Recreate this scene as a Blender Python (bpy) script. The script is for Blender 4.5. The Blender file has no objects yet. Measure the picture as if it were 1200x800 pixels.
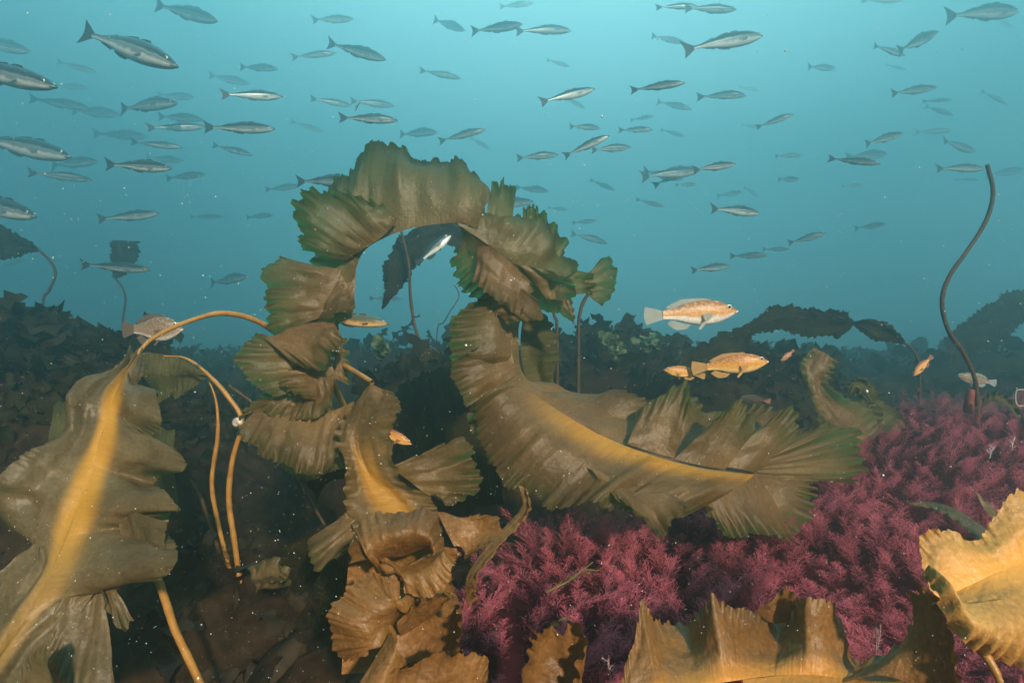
import bpy, math, random
import numpy as np

# ------------------------------------------------------------------ camera
S = bpy.context.scene
F = 667.0            # focal length in photograph pixels (20 mm on a 36 mm sensor)
CZ = 1.0             # height of the camera over the deepest seabed
cam_d = bpy.data.cameras.new("camera"); cam = bpy.data.objects.new("camera", cam_d)
S.collection.objects.link(cam); S.camera = cam
cam_d.lens = 20.0; cam_d.sensor_width = 36.0; cam_d.clip_start = 0.02; cam_d.clip_end = 500
cam.location = (0, 0, CZ); cam.rotation_euler = (math.pi/2, 0, 0)

# ------------------------------------------------------------------ light: water light all round, sun from behind
world = bpy.data.worlds.new("World"); S.world = world; world.use_nodes = True
wn = world.node_tree; wn.nodes.clear(); wl = wn.links.new
tc = wn.nodes.new('ShaderNodeTexCoord')
dot = wn.nodes.new('ShaderNodeVectorMath'); dot.operation = 'DOT_PRODUCT'
SURF = np.array([0.10, 0.62, 0.78]); SURF /= np.linalg.norm(SURF)
dot.inputs[1].default_value = tuple(SURF)
wl(tc.outputs['Generated'], dot.inputs[0])
mr = wn.nodes.new('ShaderNodeMapRange'); mr.inputs[1].default_value = -1; mr.inputs[2].default_value = 1
wl(dot.outputs['Value'], mr.inputs[0])
cr = wn.nodes.new('ShaderNodeValToRGB'); cr.color_ramp.interpolation = 'EASE'
WORLD_STOPS = [(0.0, (0.004, 0.02, 0.03)), (0.45, (0.03, 0.105, 0.135)), (0.72, (0.10, 0.38, 0.46)),
               (0.88, (0.33, 0.88, 0.95)), (1.0, (0.80, 1.5, 1.55))]
el = cr.color_ramp.elements
while len(el) < len(WORLD_STOPS): el.new(0.5)
for e, (p, c) in zip(el, WORLD_STOPS): e.position = p; e.color = (*c, 1)
wl(mr.outputs[0], cr.inputs[0])
bg = wn.nodes.new('ShaderNodeBackground'); bg.inputs['Strength'].default_value = 1.0
wl(cr.outputs[0], bg.inputs[0])
wo = wn.nodes.new('ShaderNodeOutputWorld'); wl(bg.outputs[0], wo.inputs['Surface'])

sun_d = bpy.data.lights.new("sun", 'SUN'); sun = bpy.data.objects.new("sun", sun_d)
S.collection.objects.link(sun)
sun_d.energy = 5.0; sun_d.angle = math.radians(3); sun_d.color = (1.0, 0.80, 0.60)
SUN_EL, SUN_AZ = math.radians(25), math.radians(22)      # behind the camera, a little to the right
sun.rotation_euler = (math.pi/2 - SUN_EL, 0, SUN_AZ)

S.view_settings.view_transform = 'Standard'; S.view_settings.look = 'None'
S.view_settings.gamma = 1.0; S.view_settings.exposure = 0.45
S.render.engine = 'CYCLES'
S.cycles.use_denoising = True
S.cycles.max_bounces = 5; S.cycles.diffuse_bounces = 2; S.cycles.glossy_bounces = 2
S.cycles.transmission_bounces = 3; S.cycles.volume_bounces = 1; S.cycles.transparent_max_bounces = 6
S.cycles.caustics_reflective = False; S.cycles.caustics_refractive = False

HAZE_DENSITY = 0.135
HAZE_COLOR = (0.49, 0.80, 0.86)
HAZE_G = 0.8

# ------------------------------------------------------------------ helpers
RNG = np.random.default_rng(7); random.seed(7)

def link(o): S.collection.objects.link(o); return o
def tag(o, label=None, cat=None, group=None, kind=None):
    if label: o['label'] = label
    if cat: o['category'] = cat
    if group: o['group'] = group
    if kind: o['kind'] = kind
    return o
def empty(name, loc):
    o = bpy.data.objects.new(name, None); o.location = loc; o.empty_display_size = .05
    return link(o)
def P(px, py, d):
    return np.array([(px-600.0)/F*d, d, CZ+(400.0-py)/F*d])
def setparent(o, parent):
    if parent is not None:
        o.parent = parent
        o.matrix_parent_inverse = parent.matrix_basis.inverted()
def mesh_obj(name, V, Q, mat, parent=None, uv=None, attr=None, smooth=True, tris=False):
    """V (n,3), Q (m,4) or (m,3) -> one mesh object; uv (n,2) per vertex; attr dict of per-vertex floats"""
    V = np.asarray(V, np.float32); Q = np.asarray(Q, np.int32)
    me = bpy.data.meshes.new(name)
    k = Q.shape[1]; m = len(Q)
    me.vertices.add(len(V)); me.vertices.foreach_set('co', V.ravel())
    me.loops.add(m*k); me.loops.foreach_set('vertex_index', Q.ravel())
    me.polygons.add(m); me.polygons.foreach_set('loop_start', np.arange(m, dtype=np.int32)*k)
    me.update(calc_edges=True)
    if smooth: me.polygons.foreach_set('use_smooth', np.ones(m, bool))
    if uv is not None:
        l = me.uv_layers.new(name='UVMap'); l.data.foreach_set('uv', np.asarray(uv, np.float32)[Q.ravel()].ravel())
    if attr:
        for n, a in attr.items():
            at = me.attributes.new(n, 'FLOAT', 'POINT'); at.data.foreach_set('value', np.asarray(a, np.float32))
    me.materials.append(mat); me.update()
    o = link(bpy.data.objects.new(name, me))
    setparent(o, parent)
    return o

def catmull(pts, n, sharp=0.0):
    """n samples on a Catmull-Rom curve through pts, uniform in arc length; sharp mixes towards the polyline"""
    pts = np.asarray(pts, float)
    if len(pts) == 2:
        t = np.linspace(0, 1, n)[:, None]; return pts[0]*(1-t)+pts[1]*t
    p = np.vstack([2*pts[0]-pts[1], pts, 2*pts[-1]-pts[-2]])
    out = []
    for i in range(1, len(p)-2):
        t = np.linspace(0, 1, 24, endpoint=False)[:, None]
        a, b, c, d = p[i-1], p[i], p[i+1], p[i+2]
        cm = .5*((2*b)+(-a+c)*t+(2*a-5*b+4*c-d)*t*t+(-a+3*b-3*c+d)*t**3)
        out.append(cm*(1-sharp)+(b*(1-t)+c*t)*sharp)
    out.append(pts[-1:]); out = np.vstack(out)
    s = np.r_[0, np.cumsum(np.linalg.norm(np.diff(out, axis=0), axis=1))]
    q = np.linspace(0, s[-1], n)
    return np.stack([np.interp(q, s, out[:, k]) for k in range(out.shape[1])], 1)

_T1, _T2 = {}, {}
def noise1(x, seed):
    if seed not in _T1: _T1[seed] = np.random.default_rng(int(abs(seed)*13)).uniform(-1, 1, 512)
    tab = _T1[seed]
    i = np.floor(x).astype(int); f = x-i; f = f*f*(3-2*f)
    return tab[i % 512]*(1-f)+tab[(i+1) % 512]*f
def noise2(x, y, seed):
    if seed not in _T2: _T2[seed] = np.random.default_rng(int(abs(seed)*13)).uniform(-1, 1, (128, 128))
    tab = _T2[seed]
    i = np.floor(x).astype(int); j = np.floor(y).astype(int); fx = x-i; fy = y-j
    fx = fx*fx*(3-2*fx); fy = fy*fy*(3-2*fy); g = lambda a, b: tab[a % 128, b % 128]
    return (g(i, j)*(1-fx)+g(i+1, j)*fx)*(1-fy)+(g(i, j+1)*(1-fx)+g(i+1, j+1)*fx)*fy
def fbm2(x, y, seed, o=4):
    return sum(noise2(x*2**k+k*7.3, y*2**k+k*3.1, seed+k)/2**k for k in range(o))
def smooth(a, b, x):
    t = np.clip((x-a)/(b-a), 0, 1); return t*t*(3-2*t)

class Acc:
    """collects grids into one mesh; attributes: edge (0 midline .. 1 margin), tint; uv in metres"""
    def __init__(s): s.V = []; s.Q = []; s.E = []; s.UV = []; s.T = []; s.n = 0
    def grid(s, G, E, UV, tint=0.0):
        a, b = G.shape[:2]
        idx = np.arange(a*b).reshape(a, b)+s.n
        s.V.append(G.reshape(-1, 3)); s.E.append(E.ravel()); s.UV.append(UV.reshape(-1, 2))
        s.T.append((np.zeros((a, b))+tint).ravel())
        s.Q.append(np.stack([idx[:-1, :-1], idx[1:, :-1], idx[1:, 1:], idx[:-1, 1:]], -1).reshape(-1, 4)); s.n += a*b
    def build(s, name, mat, parent=None, weld=True, thick=0.0):
        o = mesh_obj(name, np.vstack(s.V), np.vstack(s.Q), mat, parent, np.vstack(s.UV),
                     {'edge': np.concatenate(s.E), 'band': np.concatenate(s.T)})
        if thick:
            m = o.modifiers.new('solidify', 'SOLIDIFY'); m.thickness = thick; m.offset = 0
        return o

def d_mean(A): return float(np.mean(A[:, 1]))
def sheet(acc, inner, outer, d=1.5, amp=.02, wl_=.05, nu=18, dens=260, seed=1, sharp=.0, p=1.4, e0=0.0, e1=1.0,
          serr=.035, bulge=0.0, tang=.35, hem=.35, band=0.0, twist=0.0):
    """a blade surface between two rails given in photograph pixels (+ optional depth): flat at the inner
    rail, thrown into pleats and frills that grow towards the outer rail"""
    def pts(L): return np.array([P(q[0], q[1], q[2] if len(q) > 2 else d) for q in L])
    A, B = pts(inner), pts(outer)
    Lb = np.linalg.norm(np.diff(catmull(B, 200, sharp), axis=0), axis=1).sum()
    La = np.linalg.norm(np.diff(catmull(A, 200), axis=0), axis=1).sum()
    nv = int(max(24, max(La, Lb)*(max(dens, 330) if dens > 200 else dens)))
    if len(A) == len(B):      # stations correspond one to one
        st = np.linspace(0, 1, len(A))
        def c2(Pn, sh):
            M = 24*(len(Pn)-1)+1; pp = np.vstack([2*Pn[0]-Pn[1], Pn, 2*Pn[-1]-Pn[-2]]); o = []
            for i in range(1, len(pp)-2):
                t = np.linspace(0, 1, 24, endpoint=False)[:, None]; a, b, c, e = pp[i-1:i+3]
                cm = .5*((2*b)+(-a+c)*t+(2*a-5*b+4*c-e)*t*t+(-a+3*b-3*c+e)*t**3)
                o.append(cm*(1-sh)+(b*(1-t)+c*t)*sh)
            o.append(Pn[-1:]); o = np.vstack(o); q = np.linspace(0, len(o)-1, nv)
            return np.stack([np.interp(q, np.arange(len(o)), o[:, k]) for k in range(3)], 1)
        a, b = c2(A, 0), c2(B, sharp)
    else:
        a, b = catmull(A, nv), catmull(B, nv, sharp)
    u = np.linspace(0, 1, nu)[None, :, None]
    G = a[:, None]*(1-u)+b[:, None]*u
    dv = np.gradient(G, axis=0); du = np.gradient(G, axis=1)
    N = np.cross(du, dv); N /= np.linalg.norm(N, axis=2, keepdims=True)+1e-9
    # smooth the normals along the strip so pleats keep a steady direction
    k = max(3, nv//12); ker = np.ones(k)/k
    for c in range(3):
        for j in range(nu): N[:, j, c] = np.convolve(np.pad(N[:, j, c], (k//2, k-1-k//2), 'edge'), ker, 'valid')
    N /= np.linalg.norm(N, axis=2, keepdims=True)+1e-9
    if N[..., 1].mean() > 0: N = -N
    T = dv/(np.linalg.norm(dv, axis=2, keepdims=True)+1e-9)
    W = np.linalg.norm(b-a, axis=1)[:, None]
    s = np.linspace(0, max(Lb, .6*La), nv)[:, None]; uu = u[..., 0]
    k_ = s/wl_
    small = np.minimum(1, W/(2.2*amp+1e-6))
    # broad irregular folds, growing outwards
    broad = 1.15*noise1(k_*.62+seed+.35*uu, seed)+.75*noise1(k_*1.35+seed+.5*uu, seed+1)+.30*noise1(k_*2.9, seed+2)
    D = amp*small*uu**(p*.75)*broad*1.05
    D = D+amp*.8*noise2(k_*.55+seed, uu*2.1+0*s, seed+4)*np.sin(np.pi*uu)**.7+amp*.3*noise2(k_*1.5+seed, uu*5+0*s, seed+14)*np.sin(np.pi*uu)**.5+bulge*np.sin(np.pi*uu)
    # tight frill close to the margin, its width and pitch uneven
    near = d_mean(A) < 1.1
    wf = (.021 if near else .029)*(1+.0*s)
    fw = np.clip(.030 if near else .062, 0, .6*W)                # width of the frilled hem in metres
    q = np.clip(1-(1-uu)*W/(fw*(1+.45*noise1(s*21+seed, seed+11))), 0, 1)
    ph = 2*np.pi*s/wf+3.2*noise1(s/wf*.42, seed+3)+1.2*q*noise1(s/wf*.8, seed+15)
    env = np.clip(.75+.8*noise1(s/wf*.19, seed+12), .1, 1.4)*hem/.35
    fa = (.0030 if near else .0080)*env
    D = D+fa*q**1.6*(np.sin(ph)+.22*np.sin(.5*ph+1))
    G2 = G+N*D[..., None]-T*(.38*wf/(2*np.pi)*q**1.6*np.sin(2*ph))[..., None]
    out = (G[:, -1:]-G[:, :1]); out = out/(np.linalg.norm(out, axis=2, keepdims=True)+1e-9)
    sr = (noise1(s*260, seed+6)+.8*noise1(s*90, seed+7)+.8*noise1(s*34, seed+8))*serr*np.minimum(W, .12)*uu**6
    sc = (np.abs(np.sin(ph*.5+.6))-.6)*fa*.8*q**2+.10*W*uu**2*noise1(k_*.9+seed, seed+16)*min(1, amp/.012)
    G2 = G2+out*(sr+sc)[..., None]
    E = e0+(e1-e0)*uu+0*s
    UV = np.stack([uu*W+0*s, s+0*uu], -1)
    bv = np.interp(np.linspace(0, 1, nv), np.linspace(0, 1, len(np.atleast_1d(band))), np.atleast_1d(band))[:, None]
    acc.grid(G2, E, UV, bv)
    return G2

def tube(pts, r, n=10, segs=60, knob=.07):
    """tube mesh arrays along a curve of 3D pts; r a number or list of radii"""
    c = catmull(pts, segs); rr = np.interp(np.linspace(0, 1, segs), np.linspace(0, 1, len(np.atleast_1d(r))), np.atleast_1d(r))
    rr = rr*(1+knob*noise1(np.arange(segs)*.35, 77+len(pts))+knob*.6*noise1(np.arange(segs)*.9, 78))
    t = np.gradient(c, axis=0); t /= np.linalg.norm(t, axis=1, keepdims=True)
    up = np.array([.13, 1, .21]); a = np.cross(t, up); a /= np.linalg.norm(a, axis=1, keepdims=True); b = np.cross(t, a)
    th = np.linspace(0, 2*np.pi, n, endpoint=False)
    V = c[:, None]+rr[:, None, None]*(a[:, None]*np.cos(th)[None, :, None]+b[:, None]*np.sin(th)[None, :, None])
    i = np.arange(segs*n).reshape(segs, n); j = np.roll(i, -1, 1)
    Q = np.stack([i[:-1], i[1:], j[1:], j[:-1]], -1).reshape(-1, 4)
    uv = np.stack(np.broadcast_arrays(np.linspace(0, 1, n)[None, :], np.linspace(0, 1, segs)[:, None]), -1).reshape(-1, 2)
    V = V.reshape(-1, 3)
    V = np.vstack([V, c[:1], c[-1:]]); uv = np.vstack([uv, [[0, 0]], [[0, 1]]])
    k0, k1 = segs*n, segs*n+1
    e = [[k0, j[0, m], i[0, m], i[0, m]] for m in range(n)]+[[k1, i[-1, m], j[-1, m], j[-1, m]] for m in range(n)]
    return V, Q, uv
def stipe(name, pix, r, mat, parent=None, d=1.5, segs=60):
    pts = [P(q[0], q[1], q[2] if len(q) > 2 else d) for q in pix]
    V, Q, uv = tube(pts, r, segs=segs)
    return mesh_obj(name, V, Q, mat, parent, uv)

# ------------------------------------------------------------------ materials
def nodes(m): m.use_nodes = True; t = m.node_tree; t.nodes.clear(); return t, t.nodes.new, t.links.new
def kelp_mat(name, c0, c1, trans, bandc=None, band_w=(.0, .16), band_v=None, tr=.35, rough=.45, bump=.35, spec=.35, bull=.6, streak=1.0):
    """brown blade: mottled pigment, fine wrinkles running to the margin, light shining through"""
    m = bpy.data.materials.new(name); t, N, L = nodes(m)
    uv = N('ShaderNodeUVMap'); uv.uv_map = 'UVMap'
    geo = N('ShaderNodeNewGeometry')
    n1 = N('ShaderNodeTexNoise'); n1.inputs['Scale'].default_value = 9; n1.inputs['Detail'].default_value = 6
    L(geo.outputs['Position'], n1.inputs['Vector'])
    rmp = N('ShaderNodeValToRGB'); rmp.color_ramp.elements[0].position = .32; rmp.color_ramp.elements[1].position = .68
    rmp.color_ramp.elements[0].color = (*c0, 1); rmp.color_ramp.elements[1].color = (*c1, 1)
    L(n1.outputs[0], rmp.inputs[0]); col = rmp.outputs[0]
    n2 = N('ShaderNodeTexNoise'); n2.inputs['Scale'].default_value = 160; n2.inputs['Detail'].default_value = 3
    L(geo.outputs['Position'], n2.inputs['Vector'])
    mx = N('ShaderNodeMix'); mx.data_type = 'RGBA'; mx.blend_type = 'MULTIPLY'; mx.inputs[0].default_value = .55
    r2 = N('ShaderNodeMapRange'); r2.inputs[1].default_value = .3; r2.inputs[2].default_value = .7
    r2.inputs[3].default_value = .55; r2.inputs[4].default_value = 1.35
    L(n2.outputs[0], r2.inputs[0]); L(col, mx.inputs[6]); L(r2.outputs[0], mx.inputs[7]); col = mx.outputs[2]
    vo = N('ShaderNodeTexVoronoi'); vo.inputs['Scale'].default_value = 95; L(geo.outputs['Position'], vo.inputs['Vector'])
    n5 = N('ShaderNodeTexNoise'); n5.inputs['Scale'].default_value = 7; L(geo.outputs['Position'], n5.inputs['Vector'])
    lt = N('ShaderNodeMapRange'); lt.inputs[1].default_value = .16; lt.inputs[2].default_value = .08; lt.inputs[3].default_value = 0; lt.inputs[4].default_value = .5
    L(vo.outputs['Distance'], lt.inputs[0]); gt = N('ShaderNodeMath'); gt.operation = 'GREATER_THAN'; gt.inputs[1].default_value = .56; L(n5.outputs[0], gt.inputs[0])
    mu = N('ShaderNodeMath'); mu.operation = 'MULTIPLY'; L(lt.outputs[0], mu.inputs[0]); L(gt.outputs[0], mu.inputs[1])
    m5 = N('ShaderNodeMix'); m5.data_type = 'RGBA'; L(mu.outputs[0], m5.inputs[0]); L(col, m5.inputs[6]); m5.inputs[7].default_value = (.42, .38, .28, 1); col = m5.outputs[2]
    at = N('ShaderNodeAttribute'); at.attribute_name = 'edge'
    if bandc:
        bt = N('ShaderNodeAttribute'); bt.attribute_name = 'band'
        mr = N('ShaderNodeMapRange'); mr.interpolation_type = 'SMOOTHSTEP'
        mr.inputs[1].default_value = band_w[0]; mr.inputs[2].default_value = band_w[1]
        mr.inputs[3].default_value = 1; mr.inputs[4].default_value = 0
        L(at.outputs['Fac'], mr.inputs[0]); w = mr.outputs[0]
        mm = N('ShaderNodeMath'); mm.operation = 'MULTIPLY'; mm.use_clamp = True; L(w, mm.inputs[0]); L(bt.outputs['Fac'], mm.inputs[1]); w = mm.outputs[0]
        b = N('ShaderNodeMix'); b.data_type = 'RGBA'; L(w, b.inputs[0]); L(col, b.inputs[6]); b.inputs[7].default_value = (*bandc, 1)
        col = b.outputs[2]
        # negative band: green of backlight painted into the pigment, with added translucency
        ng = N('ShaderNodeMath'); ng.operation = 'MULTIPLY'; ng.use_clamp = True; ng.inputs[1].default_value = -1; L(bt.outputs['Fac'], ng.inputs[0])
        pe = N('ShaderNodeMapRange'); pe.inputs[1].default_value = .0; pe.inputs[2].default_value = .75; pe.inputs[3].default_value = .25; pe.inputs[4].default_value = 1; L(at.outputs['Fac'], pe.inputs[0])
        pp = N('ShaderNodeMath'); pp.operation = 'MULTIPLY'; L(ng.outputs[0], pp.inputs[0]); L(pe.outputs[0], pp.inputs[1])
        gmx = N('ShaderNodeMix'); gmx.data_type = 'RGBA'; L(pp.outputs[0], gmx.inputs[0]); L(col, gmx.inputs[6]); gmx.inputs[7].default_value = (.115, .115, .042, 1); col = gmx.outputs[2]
        thin = pp.outputs[0]  # weight of the painted backlight green
    mp2 = N('ShaderNodeMapping'); mp2.inputs['Scale'].default_value = (9, 90, 1); L(uv.outputs[0], mp2.inputs[0])
    n6 = N('ShaderNodeTexNoise'); n6.inputs['Scale'].default_value = 1; n6.inputs['Detail'].default_value = 5; L(mp2.outputs[0], n6.inputs['Vector'])
    r6 = N('ShaderNodeMapRange'); r6.inputs[1].default_value = .3; r6.inputs[2].default_value = .7; r6.inputs[3].default_value = 1-.35*streak; r6.inputs[4].default_value = 1+.3*streak
    L(n6.outputs[0], r6.inputs[0]); m6 = N('ShaderNodeMix'); m6.data_type = 'RGBA'; m6.blend_type = 'MULTIPLY'; m6.inputs[0].default_value = 1
    L(col, m6.inputs[6]); L(r6.outputs[0], m6.inputs[7]); col = m6.outputs[2]
    bs = N('ShaderNodeBsdfPrincipled'); bs.inputs['Roughness'].default_value = rough
    bs.inputs['Specular IOR Level'].default_value = spec
    L(col, bs.inputs['Base Color'])
    tl = N('ShaderNodeBsdfTranslucent'); tl.inputs[0].default_value = (*trans, 1)
    fac = N('ShaderNodeMapRange'); fac.inputs[1].default_value = 0; fac.inputs[2].default_value = 1
    fac.inputs[3].default_value = tr*.2; fac.inputs[4].default_value = tr
    sq = N('ShaderNodeMath'); sq.operation = 'POWER'; sq.inputs[1].default_value = 2.2; L(at.outputs['Fac'], sq.inputs[0]); L(sq.outputs[0], fac.inputs[0])
    facout = fac.outputs[0]
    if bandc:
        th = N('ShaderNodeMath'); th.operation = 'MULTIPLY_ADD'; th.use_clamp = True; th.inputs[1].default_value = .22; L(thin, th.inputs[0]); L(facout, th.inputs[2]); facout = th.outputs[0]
    ms = N('ShaderNodeMixShader'); L(facout, ms.inputs[0]); L(bs.outputs[0], ms.inputs[1]); L(tl.outputs[0], ms.inputs[2])
    # wrinkles: noise squeezed along the blade so that the ridges run out to the margin
    mp = N('ShaderNodeMapping'); mp.inputs['Scale'].default_value = (16, 120, 1); L(uv.outputs[0], mp.inputs[0])
    n3 = N('ShaderNodeTexNoise'); n3.inputs['Scale'].default_value = 1; n3.inputs['Detail'].default_value = 4
    n3.inputs['Distortion'].default_value = .6
    L(mp.outputs[0], n3.inputs['Vector'])
    n4 = N('ShaderNodeTexNoise'); n4.inputs['Scale'].default_value = 70; n4.inputs['Detail'].default_value = 5
    L(geo.outputs['Position'], n4.inputs['Vector'])
    ad = N('ShaderNodeMath'); ad.operation = 'MULTIPLY_ADD'; L(n4.outputs[0], ad.inputs[0]); ad.inputs[1].default_value = bull
    sk = N('ShaderNodeMath'); sk.operation = 'MULTIPLY'; L(n3.outputs[0], sk.inputs[0]); sk.inputs[1].default_value = streak; L(sk.outputs[0], ad.inputs[2])
    bp = N('ShaderNodeBump'); bp.inputs['Strength'].default_value = bump; bp.inputs['Distance'].default_value = .009
    L(ad.outputs[0], bp.inputs['Height']); L(bp.outputs[0], bs.inputs['Normal']); L(bp.outputs[0], tl.inputs['Normal'])
    o = N('ShaderNodeOutputMaterial'); L(ms.outputs[0], o.inputs[0]); return m
def plain_mat(name, c0, c1, scale=20, rough=.6, bump=.3, dist=.01, spec=.2, detail=5):
    m = bpy.data.materials.new(name); t, N, L = nodes(m)
    geo = N('ShaderNodeNewGeometry'); n1 = N('ShaderNodeTexNoise'); n1.inputs['Scale'].default_value = scale
    n1.inputs['Detail'].default_value = detail; L(geo.outputs['Position'], n1.inputs['Vector'])
    r = N('ShaderNodeValToRGB'); r.color_ramp.elements[0].position = .35; r.color_ramp.elements[1].position = .65
    r.color_ramp.elements[0].color = (*c0, 1); r.color_ramp.elements[1].color = (*c1, 1); L(n1.outputs[0], r.inputs[0])
    b = N('ShaderNodeBsdfPrincipled'); b.inputs['Roughness'].default_value = rough; b.inputs['Specular IOR Level'].default_value = spec
    L(r.outputs[0], b.inputs['Base Color'])
    bp = N('ShaderNodeBump'); bp.inputs['Strength'].default_value = bump; bp.inputs['Distance'].default_value = dist
    L(n1.outputs[0], bp.inputs['Height']); L(bp.outputs[0], b.inputs['Normal'])
    o = N('ShaderNodeOutputMaterial'); L(b.outputs[0], o.inputs[0]); return m

M = {}
M['arch'] = kelp_mat('olive_kelp', (.105, .057, .019), (.185, .106, .039), (.21, .33, .11), (.42, .20, .028), (.08, .40), tr=.68, streak=.45, bull=.9)
M['left'] = kelp_mat('pale_kelp', (.085, .058, .025), (.155, .108, .050), (.18, .28, .10), (.44, .22, .03), (.08, .30), tr=.3, bump=.25, streak=.25, bull=1.0)
M['amber'] = kelp_mat('amber_kelp', (.135, .062, .016), (.25, .122, .034), (.26, .12, .02), (.48, .20, .028), (.0, .35), tr=.15, bump=.45, bull=1.0, streak=.3)
M['gold'] = kelp_mat('golden_kelp', (.34, .175, .042), (.50, .28, .075), (.45, .24, .06), (.66, .30, .05), (.0, .8), tr=.08, bump=.4, bull=1.2, streak=.3)
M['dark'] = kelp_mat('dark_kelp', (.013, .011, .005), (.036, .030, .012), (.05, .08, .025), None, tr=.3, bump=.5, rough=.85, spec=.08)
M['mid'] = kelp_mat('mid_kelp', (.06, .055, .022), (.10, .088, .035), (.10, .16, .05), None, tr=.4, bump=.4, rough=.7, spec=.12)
M['stipe'] = plain_mat('amber_stipe', (.30, .14, .028), (.44, .22, .05), 30, .4, .2, .003, .4)
M['stipe_dark'] = plain_mat('dark_stipe', (.05, .03, .015), (.10, .055, .03), 60, .6, .4, .003)
# ------------------------------------------------------------------ seabed
def hump_edge(y): return -.27+.80*smooth(1.3, 2.1, y)+1.0*smooth(1.95, 2.6, y)+.5*smooth(2.6, 3.4, y)
def gauss(X, Y, cx, cy, rx, ry): return np.exp(-(((X-cx)/rx)**2+((Y-cy)/ry)**2)**1.4)
def red_mask(X, Y):
    wob = .07*noise2(X*3.1, Y*3.1, 71)
    return smooth(-.05, .22, X-hump_edge(Y)+wob)*(1-smooth(3.1, 4.0, Y+.25*noise2(X*1.5, Y, 72)))
def height(X, Y):
    h = .02+.62*smooth(2.2, 7, Y)+.10*fbm2(X*.9, Y*.9, 3)*smooth(.8, 3, Y)
    h = h+(.395+.105*np.clip(Y-1, 0, 2.4)+.07*gauss(X, Y, 2.0, 2.6, .7, .6)-h)*red_mask(X, Y)*.97
    h = np.maximum(h, 1.00*gauss(X, Y, -2.85, 3.3, 1.35, .95)+.09*fbm2(X*3, Y*3, 8))
    h = np.maximum(h, .80*gauss(X, Y, -1.85, 2.3, .55, .5)+.05*fbm2(X*3, Y*3, 8))
    h = np.maximum(h, 1.02*gauss(X, Y, .75, 4.6, .95, .7)+.09*fbm2(X*3, Y*3, 9))
    h = np.maximum(h, .90*gauss(X, Y, 1.6, 4.4, 1.3, .6)+.08*fbm2(X*3, Y*3, 9))
    h = np.maximum(h, .80*gauss(X, Y, -.45, 3.3, .8, .6)+.08*fbm2(X*3, Y*3, 10))
    h = np.maximum(h, .93*gauss(X, Y, 6.2, 6.2, 3.0, 1.2))
    h = np.maximum(h, .92*gauss(X, Y, -1.2, 6.5, 2.2, 1.0))
    h = np.maximum(h, .30*gauss(X, Y, -.45, 1.35, .28, .3)+.02*fbm2(X*8, Y*8, 12))
    h = np.maximum(h, .36*gauss(X, Y, -.92, 1.72, .42, .34)+.03*fbm2(X*8, Y*8, 14))
    return h+.02*fbm2(X*7, Y*7, 5, 3)
gx = np.r_[np.linspace(-14.5, -3.6, 28), np.linspace(-3.5, 3.5, 300), np.linspace(3.6, 14.5, 28)]
gy = np.r_[np.linspace(-.6, .3, 12), np.linspace(.32, 5, 240), np.linspace(5.1, 21.5, 70)]
X, Y = np.meshgrid(gx, gy, indexing='ij'); Zg = height(X, Y)
M['weed'] = plain_mat('brown_weed', (.014, .009, .005), (.040, .027, .012), 12, .7, .3, .005)
M['ground'] = plain_mat('dark_seabed', (.014, .008, .005), (.040, .024, .013), 14, .9, .8, .02, .05, 8)
a = Acc(); a.grid(np.stack([X, Y, Zg], -1), red_mask(X, Y), np.stack([X, Y], -1))
# crimson crust grows on the rock under the red weed
gt_ = M['ground'].node_tree; ga = gt_.nodes.new('ShaderNodeAttribute'); ga.attribute_name = 'edge'
gm = gt_.nodes.new('ShaderNodeMix'); gm.data_type = 'RGBA'; gb = [q for q in gt_.nodes if q.type == 'BSDF_PRINCIPLED'][0]
gsrc = gb.inputs['Base Color'].links[0].from_socket
gt_.links.new(ga.outputs['Fac'], gm.inputs[0]); gt_.links.new(gsrc, gm.inputs[6]); gm.inputs[7].default_value = (.028, .006, .009, 1); gt_.links.new(gm.outputs[2], gb.inputs['Base Color'])
tag(a.build('seabed', M['ground']), kind='structure')

# ------------------------------------------------------------------ background kelp beds (uncountable fronds)
def frond(acc, base, az, L, W, rise, droop, seed, nv=11, nu=5, ruf=.5):
    """a ruffled blade that rises from base and bends over"""
    s = np.linspace(0, 1, nv); r = np.random.default_rng(seed)
    ang = rise-droop*s**1.2+.25*np.sin(s*5+r.uniform(0, 6))
    az2 = az+.5*np.sin(s*3+r.uniform(0, 6))
    st = L/(nv-1)
    c = np.cumsum(np.stack([np.cos(ang)*np.cos(az2), np.cos(ang)*np.sin(az2), np.sin(ang)], 1)*st, 0)+base
    tn = np.gradient(c, axis=0); tn /= np.linalg.norm(tn, axis=1, keepdims=True)+1e-9
    side = np.stack([-np.sin(az2), np.cos(az2), 0*s], 1)
    tw = r.uniform(-.9, .9)+r.uniform(-1, 1)*s
    up = np.cross(tn, side); sd = side*np.cos(tw)[:, None]+up*np.sin(tw)[:, None]; nn = np.cross(tn, sd)
    w = W*np.clip(np.sin(np.pi*np.clip(s*.93+.07, 0, 1))**.6, .05, 1)*(1+.3*r.uniform(-1, 1, nv))
    u = np.linspace(-1, 1, nu)
    ph = s[:, None]*L*2*np.pi/.07+np.sign(u)[None]*1.7+r.uniform(0, 6)
    G = c[:, None]+sd[:, None]*(w[:, None]*u[None])[..., None]*.5+nn[:, None]*(ruf*w[:, None]*np.abs(u)[None]**1.5*np.sin(ph)*.5)[..., None]
    acc.grid(G, np.abs(u)[None]+0*s[:, None], np.stack([u[None]*w[:, None]*.5, s[:, None]*L+0*u[None]], -1))
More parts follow.
